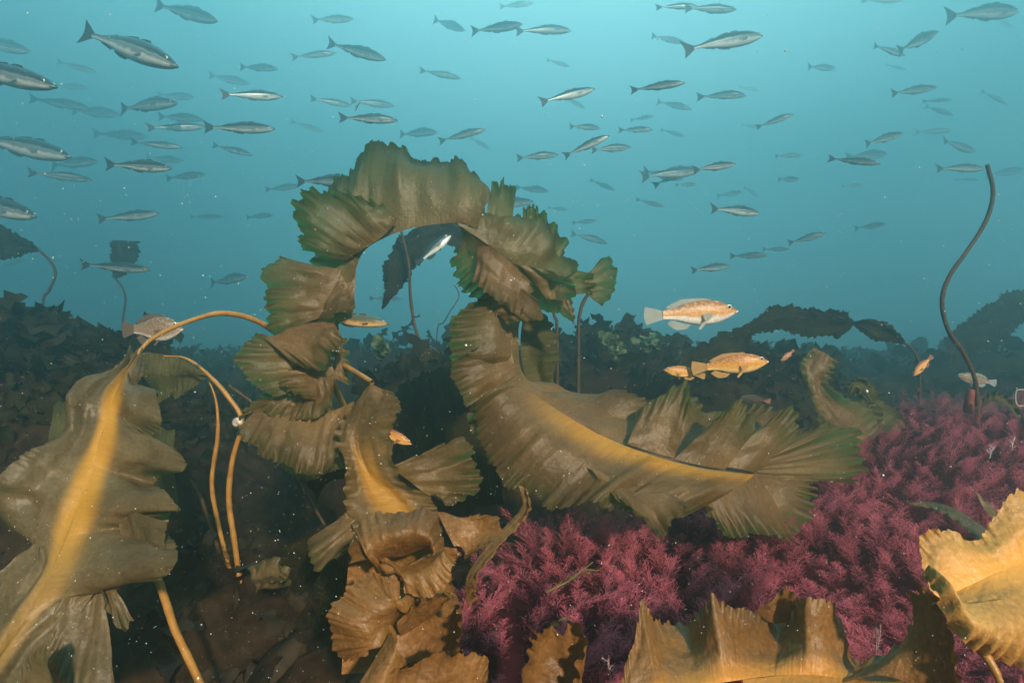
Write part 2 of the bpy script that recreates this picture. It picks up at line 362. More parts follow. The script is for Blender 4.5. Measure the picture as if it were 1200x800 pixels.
def bed(name, label, n, xr, yr, mat, Lr, Wr, seed, cond=None):
    r = np.random.default_rng(seed); acc = Acc(); k = 0; tries = 0
    while k < n and tries < n*20:
        tries += 1
        x = r.uniform(*xr); y = r.uniform(*yr)
        if cond and not cond(x, y): continue
        z = float(height(np.array(x), np.array(y)))
        frond(acc, np.array([x, y, z-.03]), r.uniform(0, 6.28), r.uniform(*Lr), r.uniform(*Wr), r.uniform(.45, 1.5), r.uniform(.6, 3.0), seed*1000+tries)
        k += 1
    return tag(acc.build(name, mat), label, None, None, 'stuff')
notred = lambda x, y: red_mask(np.array(x), np.array(y)) < .25
def rock_zone(x, y): return notred(x, y) and height(np.array(x), np.array(y)) > .32
bed('kelp_bed', 'dark tangled kelp covering the reef at the left', 1700, (-4.6, -1.2), (1.7, 4.2), M['dark'], (.07, .18), (.035, .075), 11, lambda x, y: height(np.array(x), np.array(y)) > .45)
bed('kelp_bed', 'dark tangled kelp on the mounds behind the arching frond', 1700, (-1.4, 3.4), (2.7, 5.4), M['dark'], (.08, .20), (.04, .09), 12, rock_zone)
bed('kelp_bed', 'rounded dark kelp lumps along the crest of the left reef', 170, (-4.2, -1.5), (2.6, 3.9), M['dark'], (.16, .30), (.12, .22), 15, lambda x, y: height(np.array(x), np.array(y)) > .8)
bed('kelp_bed', 'rounded dark kelp lumps on the middle mounds', 190, (-1.0, 3.0), (3.2, 5.2), M['dark'], (.16, .30), (.12, .22), 16, lambda x, y: notred(x, y) and height(np.array(x), np.array(y)) > .7)
bed('kelp_bed', 'far kelp forest fading into the blue water', 1300, (-9, 10), (4.8, 11), M['dark'], (.25, .5), (.10, .22), 13)
bed('kelp_bed', 'sparse brown weed on the shaded seabed at lower left', 500, (-1.7, .0), (.7, 2.6), M['weed'], (.05, .16), (.02, .06), 14, lambda x, y: notred(x, y))

# small green leafy lettuce weed on the middle mound
lm = kelp_mat('green_weed', (.10, .14, .06), (.16, .20, .09), (.2, .3, .12), None, tr=.4)
for k, (px, py, d, n) in enumerate([(713, 395, 4.0, 10), (722, 408, 4.0, 8), (757, 402, 4.1, 12), (775, 400, 4.2, 9), (445, 412, 3.2, 12)]):
    acc = Acc(); b = P(px, py+9, d)
    for j in range(n): frond(acc, b+RNG.normal(0, .02, 3), RNG.uniform(0, 6.28), RNG.uniform(.07, .14), RNG.uniform(.05, .08), 1.2, RNG.uniform(.5, 1.6), 900+k*20+j, 9, 5, .5)
    o = acc.build('green_seaweed', lm)
    tag(o, ['pale green leafy weed at the left end of the middle mound crest', 'pale green crinkled weed just below the leftmost tuft of the middle mound',
            'pale green leafy weed at the middle of the mound left of the wrasses', 'pale green weed at the right end of the mound under the pale wrasse',
            'olive leafy weed below the head of the fish that looks out from behind the kelp'][k], 'seaweed', 'green weed tufts on the mounds' if k < 4 else None)

# ------------------------------------------------------------------ background kelps one can tell apart
def plant(label, root, group=None, name='kelp'):
    e = empty(name, tuple(root)); tag(e, label, 'kelp', group); return e
def foot(px, d):      # where a stipe standing at column px, depth d meets the ground
    x = (px-600)/F*d; return np.array([x, d, float(height(np.array(x), np.array(d)))])
def ribbon(acc, mid, w, d, **k):
    """blade from a midline in pixels and a list of half widths in pixels (above, below)"""
    mid = np.array(mid, float); t = np.gradient(mid, axis=0); t /= np.linalg.norm(t, axis=1, keepdims=True)
    n = np.stack([t[:, 1], -t[:, 0]], 1); w = np.array(w, float)
    if w.ndim == 1: w = np.stack([w, w], 1)
    sd = k.pop('seed', 1)
    sheet(acc, mid, mid+n*w[:, :1], d=d, seed=sd, **k); sheet(acc, mid, mid-n*w[:, 1:], d=d, seed=sd+50, **k)
kb = dict(amp=.03, wl_=.11, nu=9, dens=90, serr=.12, sharp=.4)
def far_kelp(label, mids, stip, d, mat='dark', r=.012, group='kelps standing in the far water', sfoot=None):
    f = foot(sfoot if sfoot is not None else (stip[-1][0] if stip else mids[0][0][-1][0]), d)
    e = plant(label, f, group)
    for i, (m, w) in enumerate(mids):
        a = Acc(); ribbon(a, m, w, d, seed=int(m[0][0])+i, **kb); a.build('blade', M[mat], e)
    if stip:
        pts = [P(x, y, d) for x, y in stip]
        if pts[-1][2] > f[2]: pts.append(f-np.array([0, 0, .03]))
        V, Q, uv = tube(pts, [r*.8, r], 8, 40); mesh_obj('stipe', V, Q, M['stipe_dark'], e, uv)
    return e
far_kelp('far kelp at the left edge whose blade trails off the picture above the dark reef',
         [([(-60, 305), (-25, 292), (5, 284), (28, 288), (45, 293)], [18, 22, 19, 9, 2])], [(43, 291), (58, 305), (65, 322), (55, 345), (50, 362)], 4.6)
far_kelp('far kelp with a square ragged blade behind a silver fish above the left reef',
         [([(147, 282), (146, 300), (141, 315), (134, 326)], [17, 17, 15, 2])], [(133, 324), (143, 336), (147, 352), (144, 378)], 5.8)
far_kelp('far drooping kelp blade seen through the opening of the arch',
         [([(570, 305), (545, 280), (512, 270), (482, 290), (466, 320), (455, 345), (448, 362)], [14, 16, 13, 18, 16, 6, 1])], [(569, 304), (585, 330), (590, 380)], 3.6)
far_kelp('bare far kelp stalk seen through the opening of the arch', [], [(470, 270), (479, 310), (481, 350), (488, 390), (500, 415), (502, 432)], 3.5, r=.011, group='bare kelp stalks')
far_kelp('thin wiry stalk with a small curled top right of the bare stalk in the arch', [], [(532, 334), (537, 341), (537, 350), (528, 364), (520, 378), (512, 392)], 4.4, r=.005, group='bare kelp stalks')
far_kelp('dark bent stalk rising under the right fan of the arching frond', [], [(696, 338), (687, 348), (680, 365), (678, 400)], 2.9, r=.011, group='bare kelp stalks')
far_kelp('short dark stalk between the arch column and the bent stalk', [], [(646, 355), (650, 372), (653, 395)], 3.0, r=.010, group='bare kelp stalks')
far_kelp('dark kelp lying level over the water right of the two wrasses',
         [([(800, 432), (838, 418), (862, 402), (880, 385), (912, 372), (950, 374), (985, 380), (1002, 377)], [(14, 14), (22, 18), (18, 12), (8, 8), (16, 14), (13, 22), (14, 14), (2, 2)]),
          ([(1000, 378), (1015, 382), (1032, 388), (1048, 395), (1060, 402)], [2, 9, 12, 7, 2])], [(1058, 400), (1068, 408), (1075, 419), (1078, 440)], 3.4, r=.009)
far_kelp('faint ragged kelp slanting up out of the right edge',
         [([(1110, 410), (1135, 398), (1165, 378), (1195, 358), (1235, 345)], [16, 20, 22, 19, 14])], [], 5.6, sfoot=1120)
far_kelp('long bare kelp stalk curving up high at the right', [], [(1157, 193), (1164, 225), (1156, 258), (1135, 292), (1112, 325), (1104, 355), (1112, 388), (1130, 415), (1143, 445), (1146, 480)], 2.55, r=.0105, group='bare kelp stalks')
# olive kelps standing between the arch and the far reef
e = plant('curled brown kelp tip standing up at the right end of the big frond', foot(985, 2.2))
a = Acc(); ribbon(a, [(1000, 525), (985, 500), (966, 472), (956, 452), (958, 432), (968, 414)], [(10, 40), (12, 38), (14, 20), (10, 14), (18, 16), (18, 18)], 2.1, seed=31, amp=.015, wl_=.06, nu=12, dens=200); a.build('blade', M['arch'], e)
e = plant('greenish kelp with a curled tip behind the right end of the big frond', foot(1030, 2.7))
a = Acc(); ribbon(a, [(1042, 520), (1030, 492), (1022, 470), (1012, 455), (1002, 452), (996, 462)], [(20, 22), (18, 26), (8, 12), (9, 12), (8, 9), (2, 3)], 2.6, seed=33, amp=.02, wl_=.06, nu=12, dens=160)
ribbon(a, [(960, 500), (985, 490), (1010, 487), (1035, 490)], [10, 16, 18, 12], 2.5, seed=34, amp=.02, wl_=.06, nu=12, dens=160); a.build('blade', M['mid'], e)
# big dim blades under and behind the arch
def dim_blades(label, root, sheets_, mat='mid'):
    e = plant(label, root, None); a = Acc()
    for i, (A, B, d) in enumerate(sheets_): sheet(a, A, B, d=d, amp=.03, wl_=.09, nu=14, dens=120, seed=int(A[0][0]+B[0][1])+i, serr=.08)
    a.build('blade', M[mat], e); return e
dim_blades('broad dim green kelp blades in the gap below the arch', foot(520, 2.6), [
    ([(440, 545), (500, 520), (560, 530), (625, 560)], [(435, 480), (480, 452), (535, 432), (600, 420)], 2.5),
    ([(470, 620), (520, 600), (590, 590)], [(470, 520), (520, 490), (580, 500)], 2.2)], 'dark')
dim_blades('green kelp blade behind the right column of the arch', foot(650, 2.0), [
    ([(612, 375), (610, 405), (616, 440), (642, 475)], [(640, 365), (652, 400), (650, 432), (655, 470)], 1.75),
    ([(640, 455), (665, 470), (690, 470), (701, 469)], [(645, 485), (665, 484), (690, 483), (701, 482)], 1.75)])
dim_blades('dim kelp blade under the amber stalks at the left', foot(210, 1.9), [
    ([(165, 412), (190, 415), (215, 422), (243, 438)], [(168, 465), (190, 470), (215, 466), (240, 446)], 1.75),
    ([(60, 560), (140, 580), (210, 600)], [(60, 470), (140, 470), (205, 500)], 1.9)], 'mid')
dim_blades('dim kelp blades between the two small frilled fronds left of the middle', foot(390, 1.9), [
    ([(370, 590), (385, 565), (420, 560)], [(360, 560), (380, 545), (430, 535)], 1.7),
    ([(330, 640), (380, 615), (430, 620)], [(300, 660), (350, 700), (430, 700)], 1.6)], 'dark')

# ------------------------------------------------------------------ the arching frond
e = plant('great ruffled olive kelp frond looping up in an arch, its right limb banded yellow', foot(700, 1.6))
a = Acc(); D = 1.5
# right limb: lower half, midline carries the yellow band
mid = [(604, 440, 1.55), (625, 458, 1.52), (660, 484, 1.48), (705, 510, 1.45), (760, 532, 1.42), (820, 548, 1.42), (885, 556, 1.46)]
sheet(a, mid, [(556, 462, 1.50), (557, 505, 1.44), (585, 553, 1.38), (620, 588, 1.34), (690, 598, 1.30), (735, 597, 1.30), (800, 606, 1.34)], amp=.019, wl_=.062, nu=44, dens=300, seed=3, bulge=.03, band=[0, .1, .7, 1, 1, 1, .9], serr=.05)
sheet(a, [(604, 440, 1.55), (640, 468, 1.50), (705, 508, 1.45)], [(556, 460, 1.50), (556, 500, 1.46), (576, 542, 1.42)], amp=.014, wl_=.07, nu=30, seed=5, d=1.44)
b_ = Acc()
sheet(a, [(690, 545, 1.36), (720, 560, 1.34), (760, 568, 1.34)], [(725, 590, 1.28), (752, 602, 1.25), (776, 626, 1.24), (812, 596, 1.28)][:4], amp=.012, wl_=.05, nu=26, seed=6)
sheet(a, [(785, 540, 1.43), (815, 552, 1.42), (850, 560, 1.42), (890, 556, 1.46)], [(828, 602, 1.36), (850, 622, 1.36), (893, 630, 1.38), (928, 630, 1.44)], amp=.010, wl_=.09, nu=34, seed=7, serr=.03)
sheet(a, [(890, 556, 1.46), (885, 565, 1.46), (860, 575, 1.44)], [(950, 560, 1.50), (946, 590, 1.48), (930, 630, 1.44)], amp=.008, wl_=.09, nu=24, seed=8, serr=.03)
# right limb: upper half with broad folded pleats
sheet(a, mid, [(648, 462, 1.62), (708, 480, 1.60), (742, 464, 1.58), (798, 446, 1.56), (838, 470, 1.58), (892, 470, 1.60), (935, 508, 1.58)], amp=.030, wl_=.13, nu=40, dens=300, seed=9, sharp=.5, serr=.05, hem=.25)
sheet(a, [(735, 520, 1.42), (765, 530, 1.42), (790, 537, 1.42)], [(752, 478, 1.46), (800, 452, 1.46), (812, 470, 1.44)], amp=.012, wl_=.08, nu=26, seed=10, sharp=.6)
sheet(a, [(790, 538, 1.42), (820, 545, 1.41), (850, 550, 1.42)], [(838, 492, 1.42), (871, 461, 1.42), (886, 497, 1.42)], amp=.014, wl_=.07, nu=26, seed=11, sharp=.7)
sheet(a, [(845, 546, 1.42), (870, 550, 1.43), (885, 554, 1.45)], [(905, 488, 1.46), (925, 480, 1.46), (935, 512, 1.46)], amp=.014, wl_=.06, nu=24, seed=12, sharp=.4)
# right end fan
sheet(a, [(868, 548, 1.45), (880, 548, 1.46), (880, 556, 1.47)], [(930, 515, 1.50), (968, 498, 1.52), (1000, 505, 1.54), (1011, 525, 1.55), (1006, 560, 1.54), (985, 566, 1.52)], amp=.010, wl_=.035, nu=34, seed=13, band=-0.2, serr=.03)
# right column of the arch: smooth right edge, frilled left edge
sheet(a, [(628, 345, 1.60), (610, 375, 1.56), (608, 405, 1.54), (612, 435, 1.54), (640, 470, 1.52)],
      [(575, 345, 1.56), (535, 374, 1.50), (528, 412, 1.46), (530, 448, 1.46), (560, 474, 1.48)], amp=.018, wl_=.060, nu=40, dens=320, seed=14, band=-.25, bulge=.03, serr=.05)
sheet(a, [(602, 380, 1.53), (600, 410, 1.51), (606, 438, 1.50)], [(560, 402, 1.46), (530, 430, 1.42), (548, 477, 1.42)], amp=.016, wl_=.06, nu=28, seed=15)
sheet(a, [(598, 330, 1.52), (580, 352, 1.50), (570, 366, 1.50)], [(632, 352, 1.46), (632, 372, 1.44), (600, 376, 1.46), (590, 368, 1.47)], amp=.010, wl_=.05, nu=22, seed=16)
# crown of the arch
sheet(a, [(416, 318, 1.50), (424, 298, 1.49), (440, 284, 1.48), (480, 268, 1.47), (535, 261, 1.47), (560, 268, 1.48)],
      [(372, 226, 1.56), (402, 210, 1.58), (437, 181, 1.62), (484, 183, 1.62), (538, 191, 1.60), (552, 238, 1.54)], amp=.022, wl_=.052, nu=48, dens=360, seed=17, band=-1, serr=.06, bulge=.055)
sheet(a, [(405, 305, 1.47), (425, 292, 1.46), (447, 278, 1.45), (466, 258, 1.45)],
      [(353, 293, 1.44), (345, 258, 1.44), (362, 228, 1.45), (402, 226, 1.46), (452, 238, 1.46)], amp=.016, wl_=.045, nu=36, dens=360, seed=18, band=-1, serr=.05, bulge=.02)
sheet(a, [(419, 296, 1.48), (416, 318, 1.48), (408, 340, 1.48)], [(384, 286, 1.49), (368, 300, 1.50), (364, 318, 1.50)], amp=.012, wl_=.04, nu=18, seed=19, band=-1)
# shoulder right of the crown
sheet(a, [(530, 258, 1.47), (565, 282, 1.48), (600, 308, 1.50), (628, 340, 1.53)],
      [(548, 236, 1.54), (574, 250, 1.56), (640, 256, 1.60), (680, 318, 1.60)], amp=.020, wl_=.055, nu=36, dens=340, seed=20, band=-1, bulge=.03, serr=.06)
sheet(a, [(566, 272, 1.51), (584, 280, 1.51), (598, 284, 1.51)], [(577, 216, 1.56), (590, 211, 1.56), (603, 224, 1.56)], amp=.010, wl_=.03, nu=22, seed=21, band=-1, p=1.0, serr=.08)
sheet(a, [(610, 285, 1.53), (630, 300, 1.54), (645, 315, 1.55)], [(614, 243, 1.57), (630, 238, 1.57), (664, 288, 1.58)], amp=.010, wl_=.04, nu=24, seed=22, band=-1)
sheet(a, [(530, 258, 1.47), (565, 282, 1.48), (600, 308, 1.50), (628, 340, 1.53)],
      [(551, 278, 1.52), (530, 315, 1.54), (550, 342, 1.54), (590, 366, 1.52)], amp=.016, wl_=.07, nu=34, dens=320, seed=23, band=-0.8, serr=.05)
sheet(a, [(560, 275, 1.49), (590, 300, 1.48), (622, 330, 1.50)], [(556, 330, 1.49), (575, 352, 1.46), (612, 368, 1.46)], amp=.016, wl_=.06, nu=28, seed=24)
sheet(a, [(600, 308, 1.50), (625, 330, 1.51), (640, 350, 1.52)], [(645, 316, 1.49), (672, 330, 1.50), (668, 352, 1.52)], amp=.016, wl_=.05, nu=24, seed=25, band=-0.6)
# outer fan on the right with a narrow neck
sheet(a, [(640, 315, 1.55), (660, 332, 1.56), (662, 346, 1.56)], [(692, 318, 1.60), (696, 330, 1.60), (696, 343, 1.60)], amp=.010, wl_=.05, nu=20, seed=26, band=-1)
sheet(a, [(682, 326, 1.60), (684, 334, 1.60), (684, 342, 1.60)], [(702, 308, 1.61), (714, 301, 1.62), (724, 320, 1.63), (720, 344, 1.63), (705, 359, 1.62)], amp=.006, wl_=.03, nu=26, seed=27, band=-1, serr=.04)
# dark drip point below the shoulder
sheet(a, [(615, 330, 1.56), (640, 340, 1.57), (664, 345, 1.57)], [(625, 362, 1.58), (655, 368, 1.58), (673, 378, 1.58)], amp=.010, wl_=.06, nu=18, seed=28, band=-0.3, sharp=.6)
sheet(a, [(662, 344, 1.57), (667, 362, 1.57), (673, 378, 1.57)], [(668, 345, 1.57), (672, 362, 1.57), (674, 380, 1.57)], amp=.001, nu=6, seed=29)
a.build('blade', M['arch'], e)
# ---- left column of the arch (frilled lobes hanging one under another)
a = Acc()
sheet(a, [(417, 312, 1.50), (416, 335, 1.49), (415, 355, 1.48), (413, 372, 1.48)], [(368, 316, 1.48), (352, 336, 1.46), (352, 362, 1.45), (378, 386, 1.45)], amp=.014, wl_=.055, nu=30, dens=340, seed=40)
sheet(a, [(400, 316, 1.46), (394, 336, 1.45), (385, 356, 1.44), (375, 372, 1.44)], [(326, 302, 1.46), (311, 330, 1.43), (309, 360, 1.42), (318, 393, 1.42)], amp=.016, wl_=.040, nu=36, dens=380, seed=41, band=-0.35, serr=.05)
sheet(a, [(414, 330, 1.45), (405, 332, 1.44), (392, 335, 1.44)], [(415, 368, 1.42), (396, 374, 1.40), (372, 366, 1.41)], amp=.014, wl_=.04, nu=26, dens=380, seed=42)
sheet(a, [(395, 372, 1.48), (370, 372, 1.47), (335, 372, 1.46)], [(402, 418, 1.46), (370, 420, 1.44), (315, 398, 1.44)], amp=.014, wl_=.05, nu=24, seed=43)
sheet(a, [(390, 376, 1.42), (355, 380, 1.42), (325, 392, 1.42), (310, 396, 1.42)], [(402, 398, 1.39), (396, 420, 1.38), (372, 432, 1.37), (345, 426, 1.38)], amp=.016, wl_=.045, nu=30, dens=380, seed=44)
sheet(a, [(370, 392, 1.45), (365, 410, 1.44), (370, 430, 1.44), (375, 452, 1.43)], [(300, 392, 1.43), (281, 408, 1.40), (286, 440, 1.38), (322, 462, 1.38)], amp=.017, wl_=.042, nu=36, dens=380, seed=45, band=-0.3, serr=.05)
sheet(a, [(385, 420, 1.46), (392, 440, 1.46), (385, 470, 1.46)], [(345, 428, 1.42), (330, 452, 1.38), (352, 470, 1.38)], amp=.014, wl_=.045, nu=28, dens=360, seed=46)
sheet(a, [(396, 398, 1.50), (392, 420, 1.50), (385, 440, 1.50)], [(404, 395, 1.52), (408, 425, 1.52), (412, 452, 1.52)], amp=.008, wl_=.06, nu=14, seed=47)
sheet(a, [(350, 445, 1.44), (365, 440, 1.43), (382, 442, 1.43)], [(312, 478, 1.42), (345, 492, 1.38), (384, 482, 1.38), (393, 460, 1.41)], amp=.016, wl_=.042, nu=30, dens=380, seed=48)
sheet(a, [(415, 470, 1.42), (385, 482, 1.41), (340, 482, 1.42), (300, 478, 1.44)], [(415, 520, 1.38), (372, 556, 1.33), (312, 536, 1.34), (277, 500, 1.38)], amp=.015, wl_=.045, nu=36, dens=360, seed=49, serr=.05)
sheet(a, [(380, 500, 1.42), (350, 510, 1.42), (330, 512, 1.42)], [(402, 545, 1.40), (362, 560, 1.38), (330, 548, 1.38)], amp=.012, wl_=.04, nu=22, seed=50)
sheet(a, [(300, 480, 1.44), (330, 470, 1.44), (360, 470, 1.44)], [(278, 493, 1.42), (290, 478, 1.44), (318, 458, 1.44)], amp=.010, wl_=.04, nu=16, seed=51)
a.build('blade', M['arch'], e)

# ------------------------------------------------------------------ second frond with its own stipe
e2 = plant('olive kelp with a short yellow band in front of the left foot of the arch', foot(420, 1.35))
a = Acc()
sheet(a, [(434, 450, 1.36), (425, 480, 1.34), (420, 515, 1.32), (430, 550, 1.30), (450, 580, 1.27), (480, 612, 1.24)],
      [(418, 462, 1.38), (402, 485, 1.36), (396, 515, 1.32), (407, 548, 1.28), (403, 590, 1.24), (420, 625, 1.22)], amp=.008, wl_=.06, nu=24, dens=320, seed=60, serr=.03, e1=.6, band=[0, 0, .1, 1, 1, .9])
sheet(a, [(420, 590, 1.25), (425, 605, 1.24), (440, 625, 1.24)], [(352, 632, 1.20), (360, 652, 1.18), (375, 668, 1.18), (408, 640, 1.20)], amp=.012, wl_=.036, nu=26, dens=340, seed=61)
sheet(a, [(434, 450, 1.36), (425, 480, 1.34), (420, 515, 1.32), (430, 550, 1.30), (450, 580, 1.27), (480, 612, 1.24)],
      [(461, 459, 1.33), (478, 482, 1.28), (458, 512, 1.26), (470, 556, 1.26), (506, 585, 1.25), (512, 605, 1.24)], amp=.012, wl_=.050, nu=26, dens=320, seed=62, serr=.04, e1=.6, band=[0, 0, .1, 1, 1, .9])
sheet(a, [(450, 545, 1.29), (475, 560, 1.28), (500, 580, 1.27)], [(492, 540, 1.30), (538, 518, 1.30), (556, 545, 1.30), (562, 578, 1.28), (512, 582, 1.26)], amp=.016, wl_=.045, nu=28, dens=320, seed=63)
a.build('blade', M['arch'], e2)
stipe('stipe', [(436, 448, 1.37), (420, 438, 1.44), (398, 426, 1.54), (382, 424, 1.62), (400, 470, 1.7), (430, 530, 1.7), (440, 640, 1.6), (445, 720, 1.6)], [.006, .009, .011, .012], M['stipe'], e2)

# ------------------------------------------------------------------ big pale blade at the left
e3 = plant('large pale kelp blade with a broad yellow band filling the lower left', foot(330, 1.5))
a = Acc()
ml = [(163, 412, 1.30), (150, 432, 1.24), (133, 465, 1.18), (120, 510, 1.12), (102, 565, 1.06), (80, 625, 1.0), (50, 690, .93), (0, 770, .86), (-40, 830, .80)]
sheet(a, ml, [(152, 405, 1.30), (139, 430, 1.24), (84, 462, 1.15), (72, 505, 1.10), (18, 530, 1.02), (4, 572, 1.04), (58, 622, 1.03), (-20, 690, .90), (-60, 790, .80)],
      amp=.026, wl_=.10, nu=44, dens=300, seed=70, serr=.015, hem=.12, band=[0, .3, 1, 1, 1, .9, .45, .4, .4])  # band fades lower down: shade painted into its colour
def lobes(mid, pts):      # outer rail given as (x, y, depth)
    return [(x, y, np.interp(y, [405, 500, 580, 660, 760, 860], [1.30, 1.14, 1.04, .98, .90, .80])+dz) for x, y, dz in pts]
sheet(a, ml, lobes(ml, [(171, 410, 0), (173, 430, -.02), (170, 446, -.03), (160, 458, 0), (174, 464, -.03), (187, 474, -.05), (188, 496, -.05), (176, 510, 0), (190, 516, -.04), (201, 526, -.06), (196, 552, -.05), (180, 566, .02),
      (194, 572, -.04), (206, 582, -.06), (199, 604, -.06), (188, 612, .02), (200, 640, -.05), (186, 672, -.06), (160, 680, -.02), (128, 664, 0), (108, 692, -.01), (80, 735, 0), (48, 780, 0), (10, 850, 0)]),
      amp=.014, wl_=.10, nu=44, dens=420, seed=73, serr=.02, hem=.15, band=[0, .3, 1, 1, 1, .9, .45, .4, .4])  # same painted shade on the lower band
sheet(a, [(130, 590, 1.02), (140, 620, 1.0), (130, 650, .98)], [(192, 610, .96), (190, 648, .93), (172, 682, .92)], amp=.014, wl_=.06, nu=26, seed=72, serr=.03, e0=.5)
a.build('blade', M['left'], e3)
a = Acc()
sheet(a, [(105, 655, .97), (112, 675, .96), (120, 690, .95)], [(80, 700, .94), (62, 760, .90), (98, 808, .88), (132, 805, .88)], amp=.012, wl_=.05, nu=30, seed=74, e0=.5)
sheet(a, [(105, 655, .97), (118, 665, .96), (128, 672, .95)], [(118, 695, .92), (142, 742, .90), (158, 732, .92)], amp=.010, wl_=.05, nu=22, seed=75, e0=.5)
sheet(a, [(25, 830, .82), (45, 830, .82), (70, 830, .82)], [(18, 792, .82), (46, 756, .80), (66, 800, .80)], amp=.008, wl_=.05, nu=20, seed=76, e0=.5)
a.build('blade', M['left'], e3)
stipe('stipe', [(160, 416, 1.29), (170, 404, 1.31), (186, 392, 1.34), (222, 376, 1.40), (262, 367, 1.48), (305, 378, 1.56), (345, 410, 1.66), (375, 460, 1.72), (410, 530, 1.75), (430, 640, 1.7), (435, 720, 1.65)],
      [.004, .007, .0085, .010, .011, .012], M['stipe'], e3, segs=90)

# ------------------------------------------------------------------ amber stalks at the left
sg = 'amber kelp stalks at the left'
def lone_stipe(label, pix, r, d, mat='stipe'):
    f = P(*pix[-1], d) if len(pix[-1]) == 2 else P(*pix[-1]); e = plant(label, f, sg)
    pts = [P(x, y, d) for x, y in pix]; 
    while pts[-1][2] > float(height(np.array(pts[-1][0]), np.array(pts[-1][1])))-.01 and len(pts) < 40: pts.append(pts[-1]+(pts[-1]-pts[-2])/np.linalg.norm(pts[-1]-pts[-2])*.06)
    V, Q, uv = tube(pts, r, segs=70); mesh_obj('stipe', V, Q, M[mat], e, uv)
lone_stipe('bright amber stalk curving over and down to the left of the frilled lobes', [(192, 417), (218, 420), (243, 438), (268, 466), (283, 494), (272, 540), (268, 585), (274, 630)], [.002, .0065, .0075, .0075, .007], 1.62)
lone_stipe('amber stalk hanging straight down, left of the brightest one', [(243, 442), (253, 470), (255, 510), (248, 565), (256, 615), (266, 655)], [.002, .006, .0065, .006], 1.66)
lone_stipe('dim brown stalk crossing behind the two amber stalks', [(222, 560), (236, 585), (245, 615), (262, 660)], [.006, .006], 1.75, 'stipe_dark')
lone_stipe('short thick amber stalk in the dark below the pale blade', [(185, 678), (194, 705), (205, 738), (221, 772)], [.0075, .008], 1.15)
lone_stipe('thin reddish stalk right of the amber stalks, running behind the lobes', [(268, 452), (285, 464), (298, 476), (330, 530)], [.005, .005], 1.8, 'stipe_dark')

# ------------------------------------------------------------------ frilled amber kelp bottom centre
e4 = plant('tightly frilled amber kelp curled up at the bottom centre', foot(450, .95))
a = Acc()
sheet(a, [(440, 655, .93), (470, 652, .92), (505, 640, .93)], [(412, 660, .90), (412, 628, .92), (438, 603, .93), (478, 597, .94), (510, 604, .94), (522, 640, .93)], p=2.2, hem=.6, amp=0.0062, wl_=.022, nu=36, dens=600, seed=80, bulge=.05, serr=.04)
sheet(a, [(512, 600, .96), (522, 620, .96), (532, 640, .96)], [(560, 597, .98), (583, 608, .97), (584, 636, .95), (545, 652, .93)], p=2.2, hem=.6, amp=0.0056, wl_=.03, nu=28, dens=500, seed=81, bulge=-.02)
sheet(a, [(440, 655, .91), (470, 664, .90), (520, 645, .92)], [(462, 668, .88), (478, 696, .87), (520, 694, .87), (532, 660, .89)], p=2.2, hem=.6, amp=0.0056, wl_=.022, nu=28, dens=600, seed=82, bulge=.015)
sheet(a, [(462, 690, .92), (470, 715, .91), (450, 748, .90)], [(470, 676, .90), (430, 672, .88), (394, 702, .86), (385, 745, .85), (402, 774, .85), (432, 768, .86)], p=2.2, hem=.6, amp=0.0068, wl_=.024, nu=40, dens=600, seed=83, bulge=.05, serr=.04)
sheet(a, [(455, 748, .90), (480, 738, .92), (510, 720, .92)], [(448, 770, .85), (492, 782, .83), (532, 760, .82), (543, 722, .84), (528, 690, .87)], p=2.2, hem=.6, amp=0.0062, wl_=.026, nu=34, dens=600, seed=84, bulge=-.03, serr=.05)
sheet(a, [(470, 745, .91), (492, 735, .93), (515, 715, .92)], [(462, 730, .87), (480, 712, .87), (500, 700, .87), (528, 688, .87)], p=2.2, hem=.6, amp=0.0043, wl_=.022, nu=22, dens=600, seed=85)
sheet(a, [(458, 740, .84), (440, 770, .82), (415, 810, .80)], [(478, 775, .82), (470, 800, .81), (455, 830, .80)], amp=.006, wl_=.06, nu=20, dens=400, seed=86, bulge=.02)
sheet(a, [(430, 830, .80), (480, 830, .80), (560, 830, .82)], [(440, 795, .80), (500, 772, .80), (568, 765, .82), (572, 800, .82)], p=2.2, hem=.6, amp=0.0062, wl_=.028, nu=26, dens=500, seed=87)
sheet(a, [(410, 640, .98), (405, 700, .98), (400, 790, .96)], [(530, 640, .99), (536, 700, .99), (530, 800, .97)], p=2, amp=.014, wl_=.06, nu=36, dens=400, seed=89, bulge=-.02)
sheet(a, [(500, 650, .95), (520, 670, .95), (530, 700, .95)], [(455, 676, .90), (480, 700, .90), (505, 715, .90)], p=2, amp=.006, wl_=.05, nu=24, dens=400, seed=79, bulge=.01)
a.build('blade', M['amber'], e4)
# narrow strip
e5 = plant('narrow twisted strip of kelp with a pale edge right of the frilled amber kelp', foot(560, 1.1))
a = Acc(); sheet(a, [(607, 568, 1.08), (612, 592, 1.06), (596, 612, 1.05), (566, 645, 1.02), (546, 678, .98), (548, 712, .95)], [(619, 572, 1.07), (622, 598, 1.04), (606, 618, 1.03), (582, 645, 1.0), (560, 680, .96), (560, 700, .95)], amp=.004, wl_=.09, nu=10, dens=400, seed=88, serr=.08)
a.build('blade', M['amber'], e5, thick=.0012)
